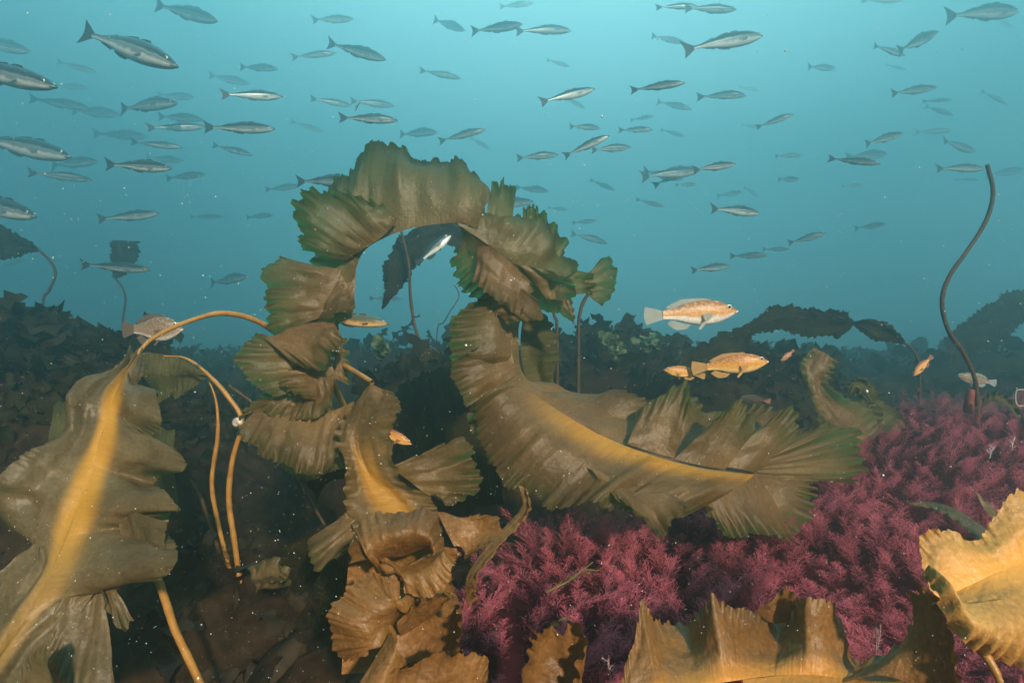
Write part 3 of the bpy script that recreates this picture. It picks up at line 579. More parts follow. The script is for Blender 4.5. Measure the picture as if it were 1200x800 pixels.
# cupped frond
e6 = plant('upright cupped amber frond at the bottom between the frilled kelp and the wide blade', foot(645, .8))
a = Acc()
sheet(a, [(655, 835, .80), (662, 790, .82), (660, 745, .82)], [(598, 830, .78), (622, 760, .79), (650, 724, .80)], p=2.2, hem=.6, amp=.006, wl_=.03, nu=26, dens=600, seed=90, bulge=-.02)
sheet(a, [(655, 835, .80), (662, 790, .82), (660, 745, .82)], [(660, 820, .77), (688, 762, .78), (680, 735, .79), (652, 723, .80)], p=2.2, hem=.6, amp=.006, wl_=.026, nu=26, dens=600, seed=91, bulge=-.015)
a.build('blade', M['amber'], e6)
# wide blade along the bottom right
e7 = plant('wide amber kelp blade with an orange band along the bottom right edge', foot(900, .8))
a = Acc()
mb = [(720, 860, .74), (800, 812, .76), (870, 796, .78), (940, 790, .78), (1000, 796, .76), (1060, 800, .72)]
sheet(a, mb, [(722, 830, .76), (738, 765, .80), (752, 705, .84), (757, 703, .845), (766, 722, .87), (784, 728, .89), (804, 726, .90), (818, 712, .87), (832, 695, .84), (850, 706, .84), (872, 711, .86), (895, 716, .88), (914, 724, .89), (928, 710, .86),
      (944, 703, .82), (974, 703, .82), (988, 728, .85), (998, 762, .86), (1022, 775, .86), (1050, 790, .80)], amp=.010, wl_=.10, nu=50, dens=460, seed=95, sharp=.3, serr=.04, hem=.45, band=1.0)
sheet(a, [(892, 722, .868), (906, 730, .862), (925, 728, .855)], [(886, 714, .868), (905, 704, .86), (920, 690, .85), (932, 696, .845), (930, 712, .85)], amp=.004, wl_=.04, nu=26, dens=600, seed=97, e0=.5)
sheet(a, mb[2:], [(880, 850, .72), (950, 860, .70), (1020, 860, .68), (1100, 860, .66)], amp=.004, wl_=.09, nu=20, seed=99, band=1.0)
sheet(a, [(985, 800, .76), (1040, 792, .74), (1128, 830, .70)], [(1005, 775, .78), (1060, 748, .76), (1082, 690, .74), (1105, 715, .70), (1126, 800, .68)], p=2.2, hem=.6, amp=.006, wl_=.06, nu=34, dens=420, seed=100, e0=.4)
a.build('blade', M['amber'], e7)
# golden blade at the right edge
e8 = plant('bright golden kelp blade with a pale torn edge at the right edge', foot(1180, .75))
a = Acc()
gm_ = [(1100, 700, .73), (1118, 694, .73), (1140, 684, .735), (1165, 672, .74), (1195, 660, .75), (1225, 648, .76), (1250, 640, .77)]
sheet(a, gm_, [(1086, 688, .735), (1079, 655, .75), (1077, 622, .77), (1096, 618, .772), (1120, 626, .774), (1143, 632, .776), (1158, 618, .779), (1172, 600, .783), (1190, 580, .788), (1215, 570, .795), (1250, 555, .80)], p=2.2, hem=.3, amp=.006, wl_=.11, nu=44, dens=460, seed=101, serr=.05, band=1.0)
sheet(a, gm_, [(1090, 706, .70), (1115, 706, .70), (1140, 710, .70), (1165, 706, .70), (1195, 706, .70), (1250, 708, .71)], amp=.003, wl_=.08, nu=26, dens=420, seed=102, band=1.0, hem=.1)
sheet(a, [(1083, 676, .715), (1102, 690, .70), (1130, 706, .69), (1162, 704, .69), (1190, 702, .695), (1250, 712, .70)], [(1080, 676, .715), (1095, 700, .69), (1118, 742, .68), (1150, 764, .675), (1190, 780, .675), (1250, 812, .68)], p=1.8, hem=.5, amp=.006, wl_=.07, nu=34, dens=460, seed=103, bulge=.022, band=0, serr=.03)
a.build('blade', M['gold'], e8)
stipe('stipe', [(1145, 755, .68), (1160, 775, .67), (1172, 800, .66), (1180, 840, .66)], [.006, .004, .004], M['stipe'], e8)
e9 = plant('thin olive kelp strap lying over the red weed beside the golden blade', foot(1120, .95))
a = Acc(); sheet(a, [(1062, 590, 1.0), (1090, 588, .98), (1120, 596, .94), (1160, 622, .88)], [(1062, 591, 1.0), (1090, 596, .97), (1115, 608, .93), (1146, 634, .87)], amp=.003, wl_=.06, nu=8, seed=104)
sheet(a, [(1142, 572, .93), (1150, 590, .92), (1166, 612, .90)], [(1142, 575, .93), (1158, 588, .92), (1176, 606, .90)], amp=.002, wl_=.06, nu=8, seed=105); a.build('blade', M['left'], e9)

# ------------------------------------------------------------------ small things
def small(label, name, cat, acc_or_mesh, mat): tag(acc_or_mesh.build(name, mat), label, cat)
a = Acc(); sheet(a, [(300, 688, 1.35), (318, 684, 1.34), (338, 680, 1.34)], [(294, 664, 1.33), (312, 655, 1.32), (340, 668, 1.31)], amp=.014, wl_=.03, nu=20, dens=500, seed=140)
sheet(a, [(300, 688, 1.33), (318, 690, 1.32), (338, 686, 1.32)], [(298, 694, 1.30), (318, 678, 1.28), (340, 690, 1.29)], amp=.010, wl_=.03, nu=16, dens=500, seed=141)
small('small crumpled pale brown frond lying on the dark seabed left of the frilled kelp', 'frond', 'seaweed', a, M['left'])
a = Acc(); sheet(a, [(1150, 478, 2.4), (1165, 470, 2.38), (1180, 476, 2.36), (1195, 492, 2.34)], [(1152, 466, 2.4), (1166, 458, 2.38), (1184, 466, 2.36), (1198, 486, 2.34)], amp=.006, wl_=.08, nu=10, dens=200, seed=142)
small('dark green leaf of weed arched over the red weed crest at the right edge', 'leaf', 'seaweed', a, M['mid'])
V, Q, uv = tube([P(1134, 484, 2.5), P(1136, 470, 2.5), P(1138, 456, 2.5)], [.017, .017, .016], 10, 12)
tag(mesh_obj('stump', V, Q, plain_mat('red_brown_stump', (.16, .04, .035), (.28, .08, .06), 40, .8, .4), None, uv), 'short reddish broken stalk stump beside the foot of the tall bare stalk', 'kelp stump')
th = np.linspace(0, 2*np.pi, 14)
V, Q, uv = tube([P(1197+7*math.cos(q), 466+11*math.sin(q)+1.5*math.sin(3*q), 1.9+.01*math.cos(q)) for q in th], [.0022, .0030, .002, .0028], 8, 50)
tag(mesh_obj('ring', V, Q, plain_mat('pale_curled_rim', (.26, .25, .20), (.42, .40, .33), 60, .5, .3, .002), None, uv), 'pale curled ring at the right edge just above the red weed', 'shell')
def sprig(label, pos, up, L, mat, seed, name='sprig', cat='seaweed', n=7, rad=.0011):
    r = np.random.default_rng(seed); Vs, Qs, k = [], [], 0; up = np.array(up, float); up /= np.linalg.norm(up)
    def add(p0, dr, ln, rd, lev):
        nonlocal k
        p1 = p0+dr*ln*.5+r.normal(0, .05, 3)*ln; p2 = p0+dr*ln
        V, Q, uv = tube([p0, p1, p2], [rd, rd*.5], 5, 6, 0); Vs.append(V); Qs.append(Q+k); k += len(V)
        if lev:
            for j in range(n):
                q = .2+.8*j/n; d2 = dr+r.normal(0, .55, 3); d2 /= np.linalg.norm(d2); add(p0+(p2-p0)*q, d2, ln*.42*(1.1-q*.4), rd*.7, lev-1)
    add(np.array(pos, float), up, L, rad, 2)
    tag(mesh_obj(name, np.vstack(Vs), np.vstack(Qs), mat), label, cat)
pk = plain_mat('pinkish_hydroid', (.30, .20, .20), (.48, .36, .36), 60, .6, .1)
wh = plain_mat('white_hydroid', (.6, .55, .5), (.8, .76, .7), 60, .6, .1)
def on_ground(px, d, dz=.03):
    f = foot(px, d); return f+np.array([0, 0, dz])
rw = plain_mat('drift_weed', (.10, .03, .02), (.18, .06, .04), 40, .6, .2)
sprig('tiny broken red weed sprig drifting in open water above the arch', P(416, 130, 1.9), (.5, 0, 1), .035, rw, 3, n=4, rad=.0012)
sprig('small pinkish white sprig in the dark hollow left of the golden blade', P(1026, 768, .93), (0, -.3, 1), .05, pk, 5, n=6, rad=.0006)
sprig('white feathery sprig at the bottom edge left of the wide amber blade', P(716, 796, .82), (-.2, -.2, 1), .035, pk, 6, n=6, rad=.0006)
sprig('white hydroid tuft on the red weed right of the thin strap', P(1160, 537, 1.55), (.3, 0, 1), .035, wh, 7, n=6, rad=.0008)
sprig('white hydroid tuft highest on the red weed, near the right edge', P(1186, 528, 1.6), (.2, 0, 1), .035, wh, 8, n=6, rad=.0008)
ol = plain_mat('olive_twig', (.09, .07, .025), (.15, .12, .045), 40, .6, .2)
sprig('olive green twig lying in the red weed under the big frond', P(640, 694, 1.12), (1.1, .2, .62), .11, ol, 9, n=3, rad=.0026)
# ------------------------------------------------------------------ fish
def fish_skin(name, back, side, belly, spots=None, line=None, metallic=.0, rough=.35, edges=(-.25, .35), spec=.5):
    """pigment by height on the flank: dark back, bright side, pale belly (true colour of the fish)"""
    m = bpy.data.materials.new(name); t, N, L = nodes(m)
    at = N('ShaderNodeAttribute'); at.attribute_name = 'edge'
    uv = N('ShaderNodeUVMap'); uv.uv_map = 'UVMap'
    nz = N('ShaderNodeTexNoise'); nz.inputs['Scale'].default_value = 18; nz.inputs['Detail'].default_value = 4
    L(uv.outputs[0], nz.inputs['Vector'])
    ad = N('ShaderNodeMath'); ad.operation = 'MULTIPLY_ADD'; L(nz.outputs[0], ad.inputs[0]); ad.inputs[1].default_value = .5
    L(at.outputs['Fac'], ad.inputs[2])
    r = N('ShaderNodeValToRGB'); e = r.color_ramp.elements
    lo, hi = edges[0]*.5+.5+.12, edges[1]*.5+.5+.12
    mr = N('ShaderNodeMapRange'); mr.inputs[1].default_value = -1; mr.inputs[2].default_value = 1
    mr.inputs[3].default_value = 0; mr.inputs[4].default_value = 1; mr.clamp = False; L(ad.outputs[0], mr.inputs[0])
    e[0].position = lo-.10; e[0].color = (*belly, 1); e[1].position = lo+.04; e[1].color = (*side, 1)
    if line: a_ = e.new(.5*(lo+hi)+.02); a_.color = (*side, 1); b_ = e.new(.5*(lo+hi)+.05); b_.color = (*line, 1); c_ = e.new(.5*(lo+hi)+.08); c_.color = tuple(.5*np.array(side)+.5*np.array(back))+(1,)
    h = e.new(hi+.04); h.color = (*back, 1)
    L(mr.outputs[0], r.inputs[0]); col = r.outputs[0]
    if spots:
        vo = N('ShaderNodeTexNoise'); vo.inputs['Scale'].default_value = 30; vo.inputs['Detail'].default_value = 3; L(uv.outputs[0], vo.inputs['Vector'])
        mm = N('ShaderNodeMapRange'); mm.inputs[1].default_value = .47; mm.inputs[2].default_value = .6; L(vo.outputs[0], mm.inputs[0])
        mk = N('ShaderNodeMath'); mk.operation = 'MULTIPLY'; L(mm.outputs[0], mk.inputs[0]); mk.inputs[1].default_value = .5
        mx = N('ShaderNodeMix'); mx.data_type = 'RGBA'; L(mk.outputs[0], mx.inputs[0]); L(col, mx.inputs[6]); mx.inputs[7].default_value = (*spots, 1); col = mx.outputs[2]
    b = N('ShaderNodeBsdfPrincipled'); b.inputs['Roughness'].default_value = rough; b.inputs['Metallic'].default_value = metallic
    b.inputs['Specular IOR Level'].default_value = spec
    L(col, b.inputs['Base Color'])
    sc = N('ShaderNodeTexVoronoi'); sc.inputs['Scale'].default_value = 55; L(uv.outputs[0], sc.inputs['Vector'])
    bp = N('ShaderNodeBump'); bp.inputs['Strength'].default_value = .2; bp.inputs['Distance'].default_value = .002
    L(sc.outputs['Distance'], bp.inputs['Height']); L(bp.outputs[0], b.inputs['Normal'])
    o = N('ShaderNodeOutputMaterial'); L(b.outputs[0], o.inputs[0]); return m
def fin_mat(name, c, tr=.4):
    m = bpy.data.materials.new(name); t, N, L = nodes(m)
    uv = N('ShaderNodeUVMap'); uv.uv_map = 'UVMap'
    w = N('ShaderNodeTexWave'); w.inputs['Scale'].default_value = 9; w.bands_direction = 'X'; w.inputs['Distortion'].default_value = .6
    L(uv.outputs[0], w.inputs['Vector'])
    r = N('ShaderNodeMix'); r.data_type = 'RGBA'; L(w.outputs[1], r.inputs[0])
    r.inputs[6].default_value = (*[x*.72 for x in c], 1); r.inputs[7].default_value = (*c, 1)
    b = N('ShaderNodeBsdfPrincipled'); b.inputs['Roughness'].default_value = .5; L(r.outputs[2], b.inputs['Base Color'])
    tl = N('ShaderNodeBsdfTranslucent'); L(r.outputs[2], tl.inputs[0])
    ms = N('ShaderNodeMixShader'); ms.inputs[0].default_value = tr; L(b.outputs[0], ms.inputs[1]); L(tl.outputs[0], ms.inputs[2])
    o = N('ShaderNodeOutputMaterial'); L(ms.outputs[0], o.inputs[0]); return m
M['silver'] = fish_skin('silver_skin', (.035, .062, .074), (.21, .27, .29), (.88, .88, .85), None, (.32, .38, .39), .25, .3, (-.24, .24))
M['sfin'] = fin_mat('grey_fin', (.06, .09, .10))
M['pfin'] = fin_mat('pale_pectoral_fin', (.26, .31, .32))
M['wpale'] = fish_skin('pale_wrasse_skin', (.30, .11, .03), (.66, .30, .07), (.88, .90, .90), (.80, .52, .24), None, 0, .4, (-.30, .50))
M['wfin'] = fin_mat('pale_fin', (.48, .50, .46))
M['worange'] = fish_skin('orange_wrasse_skin', (.36, .12, .035), (.74, .33, .045), (.92, .62, .26), (.84, .46, .10), None, 0, .4, (-.35, .50))
M['ofin'] = fin_mat('orange_fin', (.72, .38, .13))
M['wred'] = fish_skin('reddish_wrasse_skin', (.25, .09, .06), (.50, .20, .10), (.75, .50, .32), (.6, .3, .15), None, 0, .4, (-.5, .5))
M['rfin'] = fin_mat('reddish_fin', (.5, .2, .13))
M['wbrown'] = fish_skin('brown_wrasse_skin', (.16, .11, .07), (.30, .20, .13), (.75, .70, .62), (.50, .36, .26), None, 0, .5, (-.6, .5))
M['bfin'] = fin_mat('brown_fin', (.22, .15, .11))
M['cod'] = fish_skin('yellow_belly_skin', (.09, .10, .07), (.62, .36, .12), (.85, .62, .34), None, None, .1, .35, (-.35, .05))
M['eye_w'] = plain_mat('eye_ring', (.75, .75, .68), (.8, .8, .75), 5, .25, 0, .001, .6)
M['pupil'] = plain_mat('eye_pupil', (.01, .01, .012), (.015, .015, .015), 5, .1, 0, .001, .6)

PROF = {  # t along the body, upper and lower edge, half width (fractions of the length)
 'slim': dict(t=[0, .03, .08, .16, .26, .38, .52, .66, .80, .90, 1.0],
   up=[.000, .022, .042, .062, .078, .086, .082, .066, .040, .024, .019], lo=[-.006, -.024, -.040, -.056, -.070, -.076, -.070, -.052, -.030, -.019, -.017],
   w=[.004, .020, .034, .048, .056, .056, .050, .038, .022, .012, .008], body=.86),
 'deep': dict(t=[0, .03, .08, .16, .26, .38, .52, .66, .80, .90, 1.0],
   up=[.004, .030, .055, .090, .120, .134, .132, .112, .076, .056, .050], lo=[-.014, -.034, -.056, -.088, -.116, -.130, -.128, -.104, -.066, -.050, -.047],
   w=[.008, .026, .042, .058, .066, .066, .058, .044, .026, .016, .010], body=.80)}
def body_arrays(pf, bend, nr=34, na=18):
    p = PROF[pf]; t = np.linspace(0, 1, nr)**.9
    from_ = lambda k: np.interp(t, p['t'], p[k])
    # smooth the sampled profile a little
    def sm(v): return np.convolve(np.pad(v, 1, 'edge'), [.25, .5, .25], 'valid')
    up, lo, w = sm(from_('up')), sm(from_('lo')), sm(from_('w'))
    x = .5-p['body']*t; mid = (up+lo)/2; hh = (up-lo)/2
    th = np.linspace(0, 2*np.pi, na, endpoint=False)
    c, s = np.cos(th), np.sin(th)
    V = np.stack([x[:, None]+0*c, (np.sign(c)*np.abs(c)**1.1)[None]*w[:, None], mid[:, None]+s[None]*hh[:, None]], -1)
    i = np.arange(nr*na).reshape(nr, na); j = np.roll(i, -1, 1)
    Q = np.stack([i[:-1], j[:-1], j[1:], i[1:]], -1).reshape(-1, 4)
    E = np.broadcast_to(s[None], (nr, na)).ravel().copy()
    UV = np.stack([V[..., 0].ravel(), V[..., 2].ravel()], 1)
    V = V.reshape(-1, 3); V = np.vstack([V, [[.504, 0, -.002]]]); E = np.r_[E, 0]; UV = np.vstack([UV, [[.5, 0]]])
    Q = np.vstack([Q, [[len(V)-1, j[0, k], i[0, k], i[0, k]] for k in range(na)]])
    V = bendit(V, bend); return V, Q, E, UV
def bendit(V, b):
    V = V.copy(); u = np.clip((.45-V[:, 0]), 0, 1); V[:, 1] += b*(.35*np.sin(u*3.2)*u+.9*u**2.6); return V
def fin_arrays(base, tip, bend, n=12, m=4, y=0.0, splay=0.0, scallop=0.0):
    A, B = catmull([(p[0], y, p[1]*.9) for p in base], n), catmull([(p[0], y+splay, p[1]) for p in tip], n)
    u = np.linspace(0, 1, m)[None, :, None]; G = A[:, None]*(1-u)+B[:, None]*u
    if scallop: G = G+(B-A)[:, None]*(scallop*np.sin(np.arange(n)*2.2)[:, None, None]*u)
    i = np.arange(n*m).reshape(n, m); Q = np.stack([i[:-1, :-1], i[1:, :-1], i[1:, 1:], i[:-1, 1:]], -1).reshape(-1, 4)
    UV = np.stack(np.broadcast_arrays(np.linspace(0, 3, n)[:, None], u[..., 0]), -1).reshape(-1, 2)
    return bendit(G.reshape(-1, 3), bend), Q, np.zeros(n*m), UV
def ball(c, r, k=10, l=7, sq=1.0):
    th = np.linspace(0, np.pi, l); ph = np.linspace(0, 2*np.pi, k, endpoint=False)
    V = np.stack([c[0]+r*np.sin(th)[:, None]*np.cos(ph), c[1]+0*ph+r*sq*np.cos(th)[:, None], c[2]+r*np.sin(th)[:, None]*np.sin(ph)], -1)
    i = np.arange(k*l).reshape(l, k); j = np.roll(i, -1, 1)
    return V.reshape(-1, 3), np.stack([i[:-1], j[:-1], j[1:], i[1:]], -1).reshape(-1, 4)
def fins(kind):
    if kind == 'slim':
        return {'tail_fin': [([(-.345, .020), (-.352, 0), (-.345, -.019)], [(-.505, .100), (-.465, .0), (-.49, -.096)], {})],
                'dorsal_fin': [([(.23, .074), (.17, .083), (.12, .084)], [(.20, .098), (.15, .098), (.11, .090)], {}),
                               ([(.10, .084), (.02, .078), (-.06, .064)], [(.08, .096), (.0, .084), (-.07, .064)], {}),
                               ([(-.10, .056), (-.17, .040), (-.24, .027)], [(-.12, .066), (-.18, .048), (-.25, .030)], {})],
                'anal_fin': [([(.08, -.073), (.0, -.068), (-.08, -.054)], [(.05, -.086), (-.02, -.078), (-.09, -.056)], {}),
                             ([(-.11, -.048), (-.17, -.036), (-.24, -.024)], [(-.13, -.056), (-.18, -.044), (-.25, -.028)], {})],
                'pectoral_fin': [([(.25, -.012), (.25, -.030)], [(.185, -.022), (.19, -.034)], dict(y=-.058, splay=-.012)),
                                 ([(.25, -.012), (.25, -.030)], [(.185, -.022), (.19, -.034)], dict(y=.058, splay=.012))]}
    return {'tail_fin': [([(-.295, .050), (-.300, 0), (-.295, -.047)], [(-.485, .098), (-.505, .0), (-.485, -.095)], {})],
            'dorsal_fin': [([(.24, .118), (.10, .134), (-.06, .118), (-.22, .060)], [(.20, .148), (.08, .156), (-.10, .150), (-.27, .080)], dict(scallop=.08))],
            'anal_fin': [([(.0, -.126), (-.10, -.105), (-.20, -.062)], [(-.06, -.160), (-.17, -.160), (-.26, -.088)], {})],
            'pelvic_fin': [([(.16, -.122), (.11, -.128)], [(.08, -.180), (.06, -.165)], dict(y=-.02, splay=-.02))],
            'pectoral_fin': [([(.21, -.010), (.21, -.060)], [(.10, -.010), (.12, -.085)], dict(y=-.068, splay=-.022, n=8)),
                             ([(.21, -.010), (.21, -.060)], [(.10, -.010), (.12, -.085)], dict(y=.068, splay=.022, n=8))]}
def mouth_arrays(kind, bend):
    if kind == 'slim': pts = [(.502, 0, -.004), (.492, -.014, -.010), (.475, -.024, -.013)]
    else: pts = [(.506, 0, -.004), (.492, -.018, -.012), (.470, -.028, -.018)]
    V, Q, uv = tube([np.array(p) for p in pts], .004 if kind == 'slim' else .006, 6, 8); return bendit(V, bend), Q, np.zeros(len(V)), uv
PROTO = {}
def proto(kind, bend, skin, fin, parts):
    """unit-length fish, head along +X; with parts (Empty root) or one joined mesh for the far ones"""
    key = (kind, bend, skin, parts)
    if key in PROTO: return PROTO[key]
    B = body_arrays(kind, bend, *( (34, 18) if parts else (20, 12)))
    fl = {n: [fin_arrays(a, b, bend, **{**dict(n=12 if parts else 7, m=4 if parts else 3), **k}) for a, b, k in L] for n, L in fins(kind).items()}
    if parts:
        root = bpy.data.objects.new('fish', None)
        kids = []
        def mk(name, A, mat):
            o = mesh_obj(name, A[0], A[1], mat, None, A[3], {'edge': A[2]}); S.collection.objects.unlink(o); o.parent = root; kids.append(o); return o
        body = mk('body', B, M[skin])
        for n, L in fl.items():
            for A in L: mk(n, A, M['pfin'] if n == 'pectoral_fin' and skin == 'silver' else M[fin])
        mk('mouth', mouth_arrays(kind, bend), M['eye_w'] if kind == 'deep' else M[fin])
        ex, ez, er, ey = (.432, .018, .013, .033) if kind == 'slim' else (.402, .044, .027, .042)
        for sgn in (-1, 1):
            V, Q = ball((ex, sgn*ey, ez), er, 12, 8, .5); V = bendit(V, bend)
            eye = mk('eye', (V, Q, np.zeros(len(V)), V[:, :2]), M['eye_w'])
            V, Q = ball((ex+.001, sgn*(ey+er*.42), ez), er*.58, 10, 6, .5); V = bendit(V, bend)
            pu = mesh_obj('pupil', V, Q, M['pupil'], None, V[:, :2], {'edge': np.zeros(len(V))}); S.collection.objects.unlink(pu); pu.parent = eye; kids.append(pu)
        PROTO[key] = (root, kids)
    else:
        Vs, Qs, Es, Us, n, mi = [], [], [], [], 0, []
        for i, A in enumerate([B]+[A for L in fl.values() for A in L]):
            Vs.append(A[0]); Qs.append(A[1]+n); Es.append(A[2]); Us.append(A[3]); n += len(A[0]); mi += [0 if i == 0 else 1]*len(A[1])
        o = mesh_obj('fish', np.vstack(Vs), np.vstack(Qs), M[skin], None, np.vstack(Us), {'edge': np.concatenate(Es)})
        o.data.materials.append(M[fin]); o.data.polygons.foreach_set('material_index', mi); S.collection.objects.unlink(o)
        PROTO[key] = (o, [])
    return PROTO[key]
def put_fish(tail, head, d, label, group, kind='slim', bend=0, skin='silver', fin='sfin', parts=True, yaw=0.0, roll=0.0, name='fish', cat='fish', zs=1.0):
    from mathutils import Matrix, Vector
    src, kids = proto(kind, bend, skin, fin, parts)
    dl = math.tan(yaw)*np.linalg.norm(P(head[0], head[1], d)-P(tail[0], tail[1], d))/2
    A, B = P(tail[0], tail[1], d-dl), P(head[0], head[1], d+dl)
    L = np.linalg.norm(B-A); X_ = (B-A)/L
    Zu = np.array([0, 0, 1.])-X_*X_[2]; Zu /= np.linalg.norm(Zu); Yv = np.cross(Zu, X_)
    Z2 = Zu*math.cos(roll)+Yv*math.sin(roll); Y2 = np.cross(Z2, X_)
    m = Matrix(((X_[0]*L, Y2[0]*L, Z2[0]*L*zs, 0), (X_[1]*L, Y2[1]*L, Z2[1]*L*zs, 0), (X_[2]*L, Y2[2]*L, Z2[2]*L*zs, 0), (0, 0, 0, 1)))
    c = (A+B)/2; m.translation = Vector(c)
    r = src.copy(); r.name = name; link(r); r.matrix_basis = m
    mp = {src: r}
    for k in kids:
        q = k.copy(); link(q); q.name = k.name.split('.')[0]; q.parent = mp[k.parent]; mp[k] = q
    tag(r, label, cat, group); return r

# the school: (tail x, tail y, head x, head y, class) as they swim in the photograph
SCHOOL = [l.split() for l in '''
84 30 208 78 B|-73 70 66 102 B|181 5 255 25 M|-30 50 35 60 F|66 72 114 85 V|63 100 103 103 V|33 115 105 127 F|77 128 140 134 V
126 122 208 121 M|187 112 228 114 V|179 135 238 140 F|173 153 240 148 M|240 150 322 151 S|258 112 331 113 S|341 67 394 62 F|244 88 292 98 V
275 76 326 81 F|364 25 414 22 F|383 50 452 70 M|118 158 172 160 V|152 166 214 173 M|126 193 201 197 S|52 192 115 189 F|33 202 108 211 M
-30 162 83 184 S|-60 228 42 254 S|168 183 217 189 V|194 209 241 204 F|246 168 296 182 F|341 143 380 155 V|117 258 186 250 M|222 254 262 254 V
285 254 320 252 V|310 222 352 218 F|350 213 420 211 S|421 180 480 200 M|363 115 412 124 F|410 118 462 124 F|396 137 466 141 S
503 20 545 36 F|556 40 612 28 M|606 32 669 36 M|491 82 540 92 F|631 122 697 104 S|660 114 686 127 V|738 105 803 97 S|463 155 513 155 F|513 163 569 152 M
550 160 575 175 V|608 184 654 181 M|660 182 714 159 S|691 177 739 172 M|667 148 703 150 M|725 151 765 152 M|770 118 811 128 F|738 140 767 136 V
775 153 803 160 V|761 44 803 50 F|770 5 818 8 M|753 200 800 210 F|692 211 721 223 V|745 235 779 242 F|602 218 643 224 F|567 240 625 236 M|642 243 665 246 V
800 12 863 11 M|803 55 893 42 S|1123 12 1193 14 M|1008 0 1058 0 F|1165 22 1187 32 V|1020 55 1061 65 M|1040 65 1100 37 M|942 80 980 80 F|1038 112 1098 102 M
828 108 874 112 M|888 147 930 134 M|1082 118 1116 117 F|1083 125 1118 135 F|1072 155 1116 153 F|1010 170 1058 156 M|1095 168 1144 177 F|1152 105 1180 122 F
998 183 1040 180 F|970 185 1032 192 S|908 183 940 182 F|908 211 937 210 F|987 218 1012 217 F|1103 195 1153 198 M|1120 210 1148 211 V|810 200 862 192 S
765 218 815 195 M|755 205 820 200 M|790 218 818 216 F|835 243 890 250 S|840 230 870 225 V|868 220 890 230 V|923 285 968 273 M|806 318 855 311 M
855 300 900 299 M|895 292 925 292 F|1007 268 1038 262 F|1160 205 1200 198 V|670 262 700 258 V|672 272 712 285 F|0 312 30 305 V|90 310 176 316 S
238 330 290 324 F|432 350 470 350 F|640 70 668 78 V|1040 75 1062 82 V|868 100 890 107 V|870 145 888 150 V|585 8 625 4 V'''.replace('\n', '|').split('|') if l.strip()]
CLS = {'B': 2.9, 'S': 4.6, 'M': 7.0, 'F': 10.2, 'V': 13.2}
WORD = {'B': 'large silver fish', 'S': 'bright silver fish', 'M': 'grey fish', 'F': 'pale blue fish', 'V': 'faint ghostly fish'}
MARK = [((146, 54), 'the big diving fish'), ((20, 90), 'the big head at left'), ((295, 113), 'the bright pair left of the arch'), ((430, 139), 'the bright fish over the arch crown'),
        ((665, 113), 'the middle bright fish'), ((770, 101), 'the bright fish right of middle'), ((848, 48), 'the top right bright fish'), ((1158, 13), 'the dark top right fish'),
        ((1000, 189), 'the bright fish near the bare stalk'), ((1135, 250), 'the top of the tall bare stalk'), ((862, 246), 'the fish over the wrasse'), ((687, 170), 'the climbing bright fish'),
        ((480, 190), 'the crown of the arch'), ((590, 225), 'the shoulder of the arch'), ((163, 195), 'the bright reef fish at left'), ((133, 313), 'the lowest silver fish at left'),
        ((715, 330), 'the outer fan of the arch'), ((615, 34), 'the pair at top middle'), ((1070, 107), 'the dark blunt fish at right'), ((300, 300), 'the left arch column'),
        ((15, 245), 'the cut off fish at the left edge'), ((40, 175), 'the half hidden left fish'), ((420, 60), 'the steep pair top left'), ((790, 205), 'the knot of crossing fish')]
used = {}
info = []
for f in SCHOOL:
    x0, y0, x1, y1 = map(float, f[:4]); c = f[4]; cx, cy = (x0+x1)/2, (y0+y1)/2
    sl = (y1-y0)/(abs(x1-x0)+1e-6); tilt = 'nose down' if sl > .14 else 'nose up' if sl < -.14 else 'level'
    best = min(MARK, key=lambda m: (m[0][0]-cx)**2+(m[0][1]-cy)**2); dx, dy = cx-best[0][0], cy-best[0][1]
    if dx*dx+dy*dy < 14**2: rel = None
    else:
        v = 'above' if dy < -12 else 'below' if dy > 12 else ''; h = 'left of' if dx < -16 else 'right of' if dx > 16 else ''
        rel = ('just ' if dx*dx+dy*dy < 45**2 else '')+(' and '.join(q for q in (v, h) if q) or 'beside')
    info.append((f, c, tilt, best[1], rel, cx, cy))
ORD = ['upper left one', 'second from left', 'third from left', 'fourth from left', 'fifth from left']
groups_ = {}
for k, i in enumerate(info): groups_.setdefault((i[1], i[2], i[3], i[4]), []).append(k)
for k, (f, c, tilt, mark, rel, cx, cy) in enumerate(info):
    x0, y0, x1, y1 = map(float, f[:4]); r = random.Random(k)
    if rel is None: lab = WORD[c]+' swimming '+tilt+', '+mark.replace('the ', '', 1)
    else: lab = WORD[c]+', '+tilt+', '+rel+' '+mark
    mates = groups_[(c, tilt, mark, rel)]
    if len(mates) > 1:
        od = sorted(mates, key=lambda q: info[q][5]).index(k)
        lab = lab.replace(WORD[c], ['left', 'right'][od]+' of two '+WORD[c]+'es' if len(mates) == 2 else ['leftmost', 'second', 'third', 'fourth', 'fifth'][od]+' '+WORD[c], 1)
    d = CLS[c]*(1+.08*r.uniform(-1, 1))
    if c in 'MFV': d = d*(1.0 if (x1-x0) > 45 else 1.1)
    bend = r.choice([0, .12, -.12, .18, -.18, 0]) if c in 'MFV' else r.choice([0, .07, -.07])
    if (x0, y0) == (828, 108): bend = .45
    if len(lab.split()) > 16: lab = lab.replace(', '+tilt, '')
    put_fish((x0, y0), (x1, y1), d, lab, 'silver fish of the school', 'slim', bend, parts=c in 'BSM', yaw=r.uniform(-.45, .45), roll=r.uniform(-.25, .15), zs=(.88 if c == 'B' else 1.03)*r.uniform(.9, 1.1))

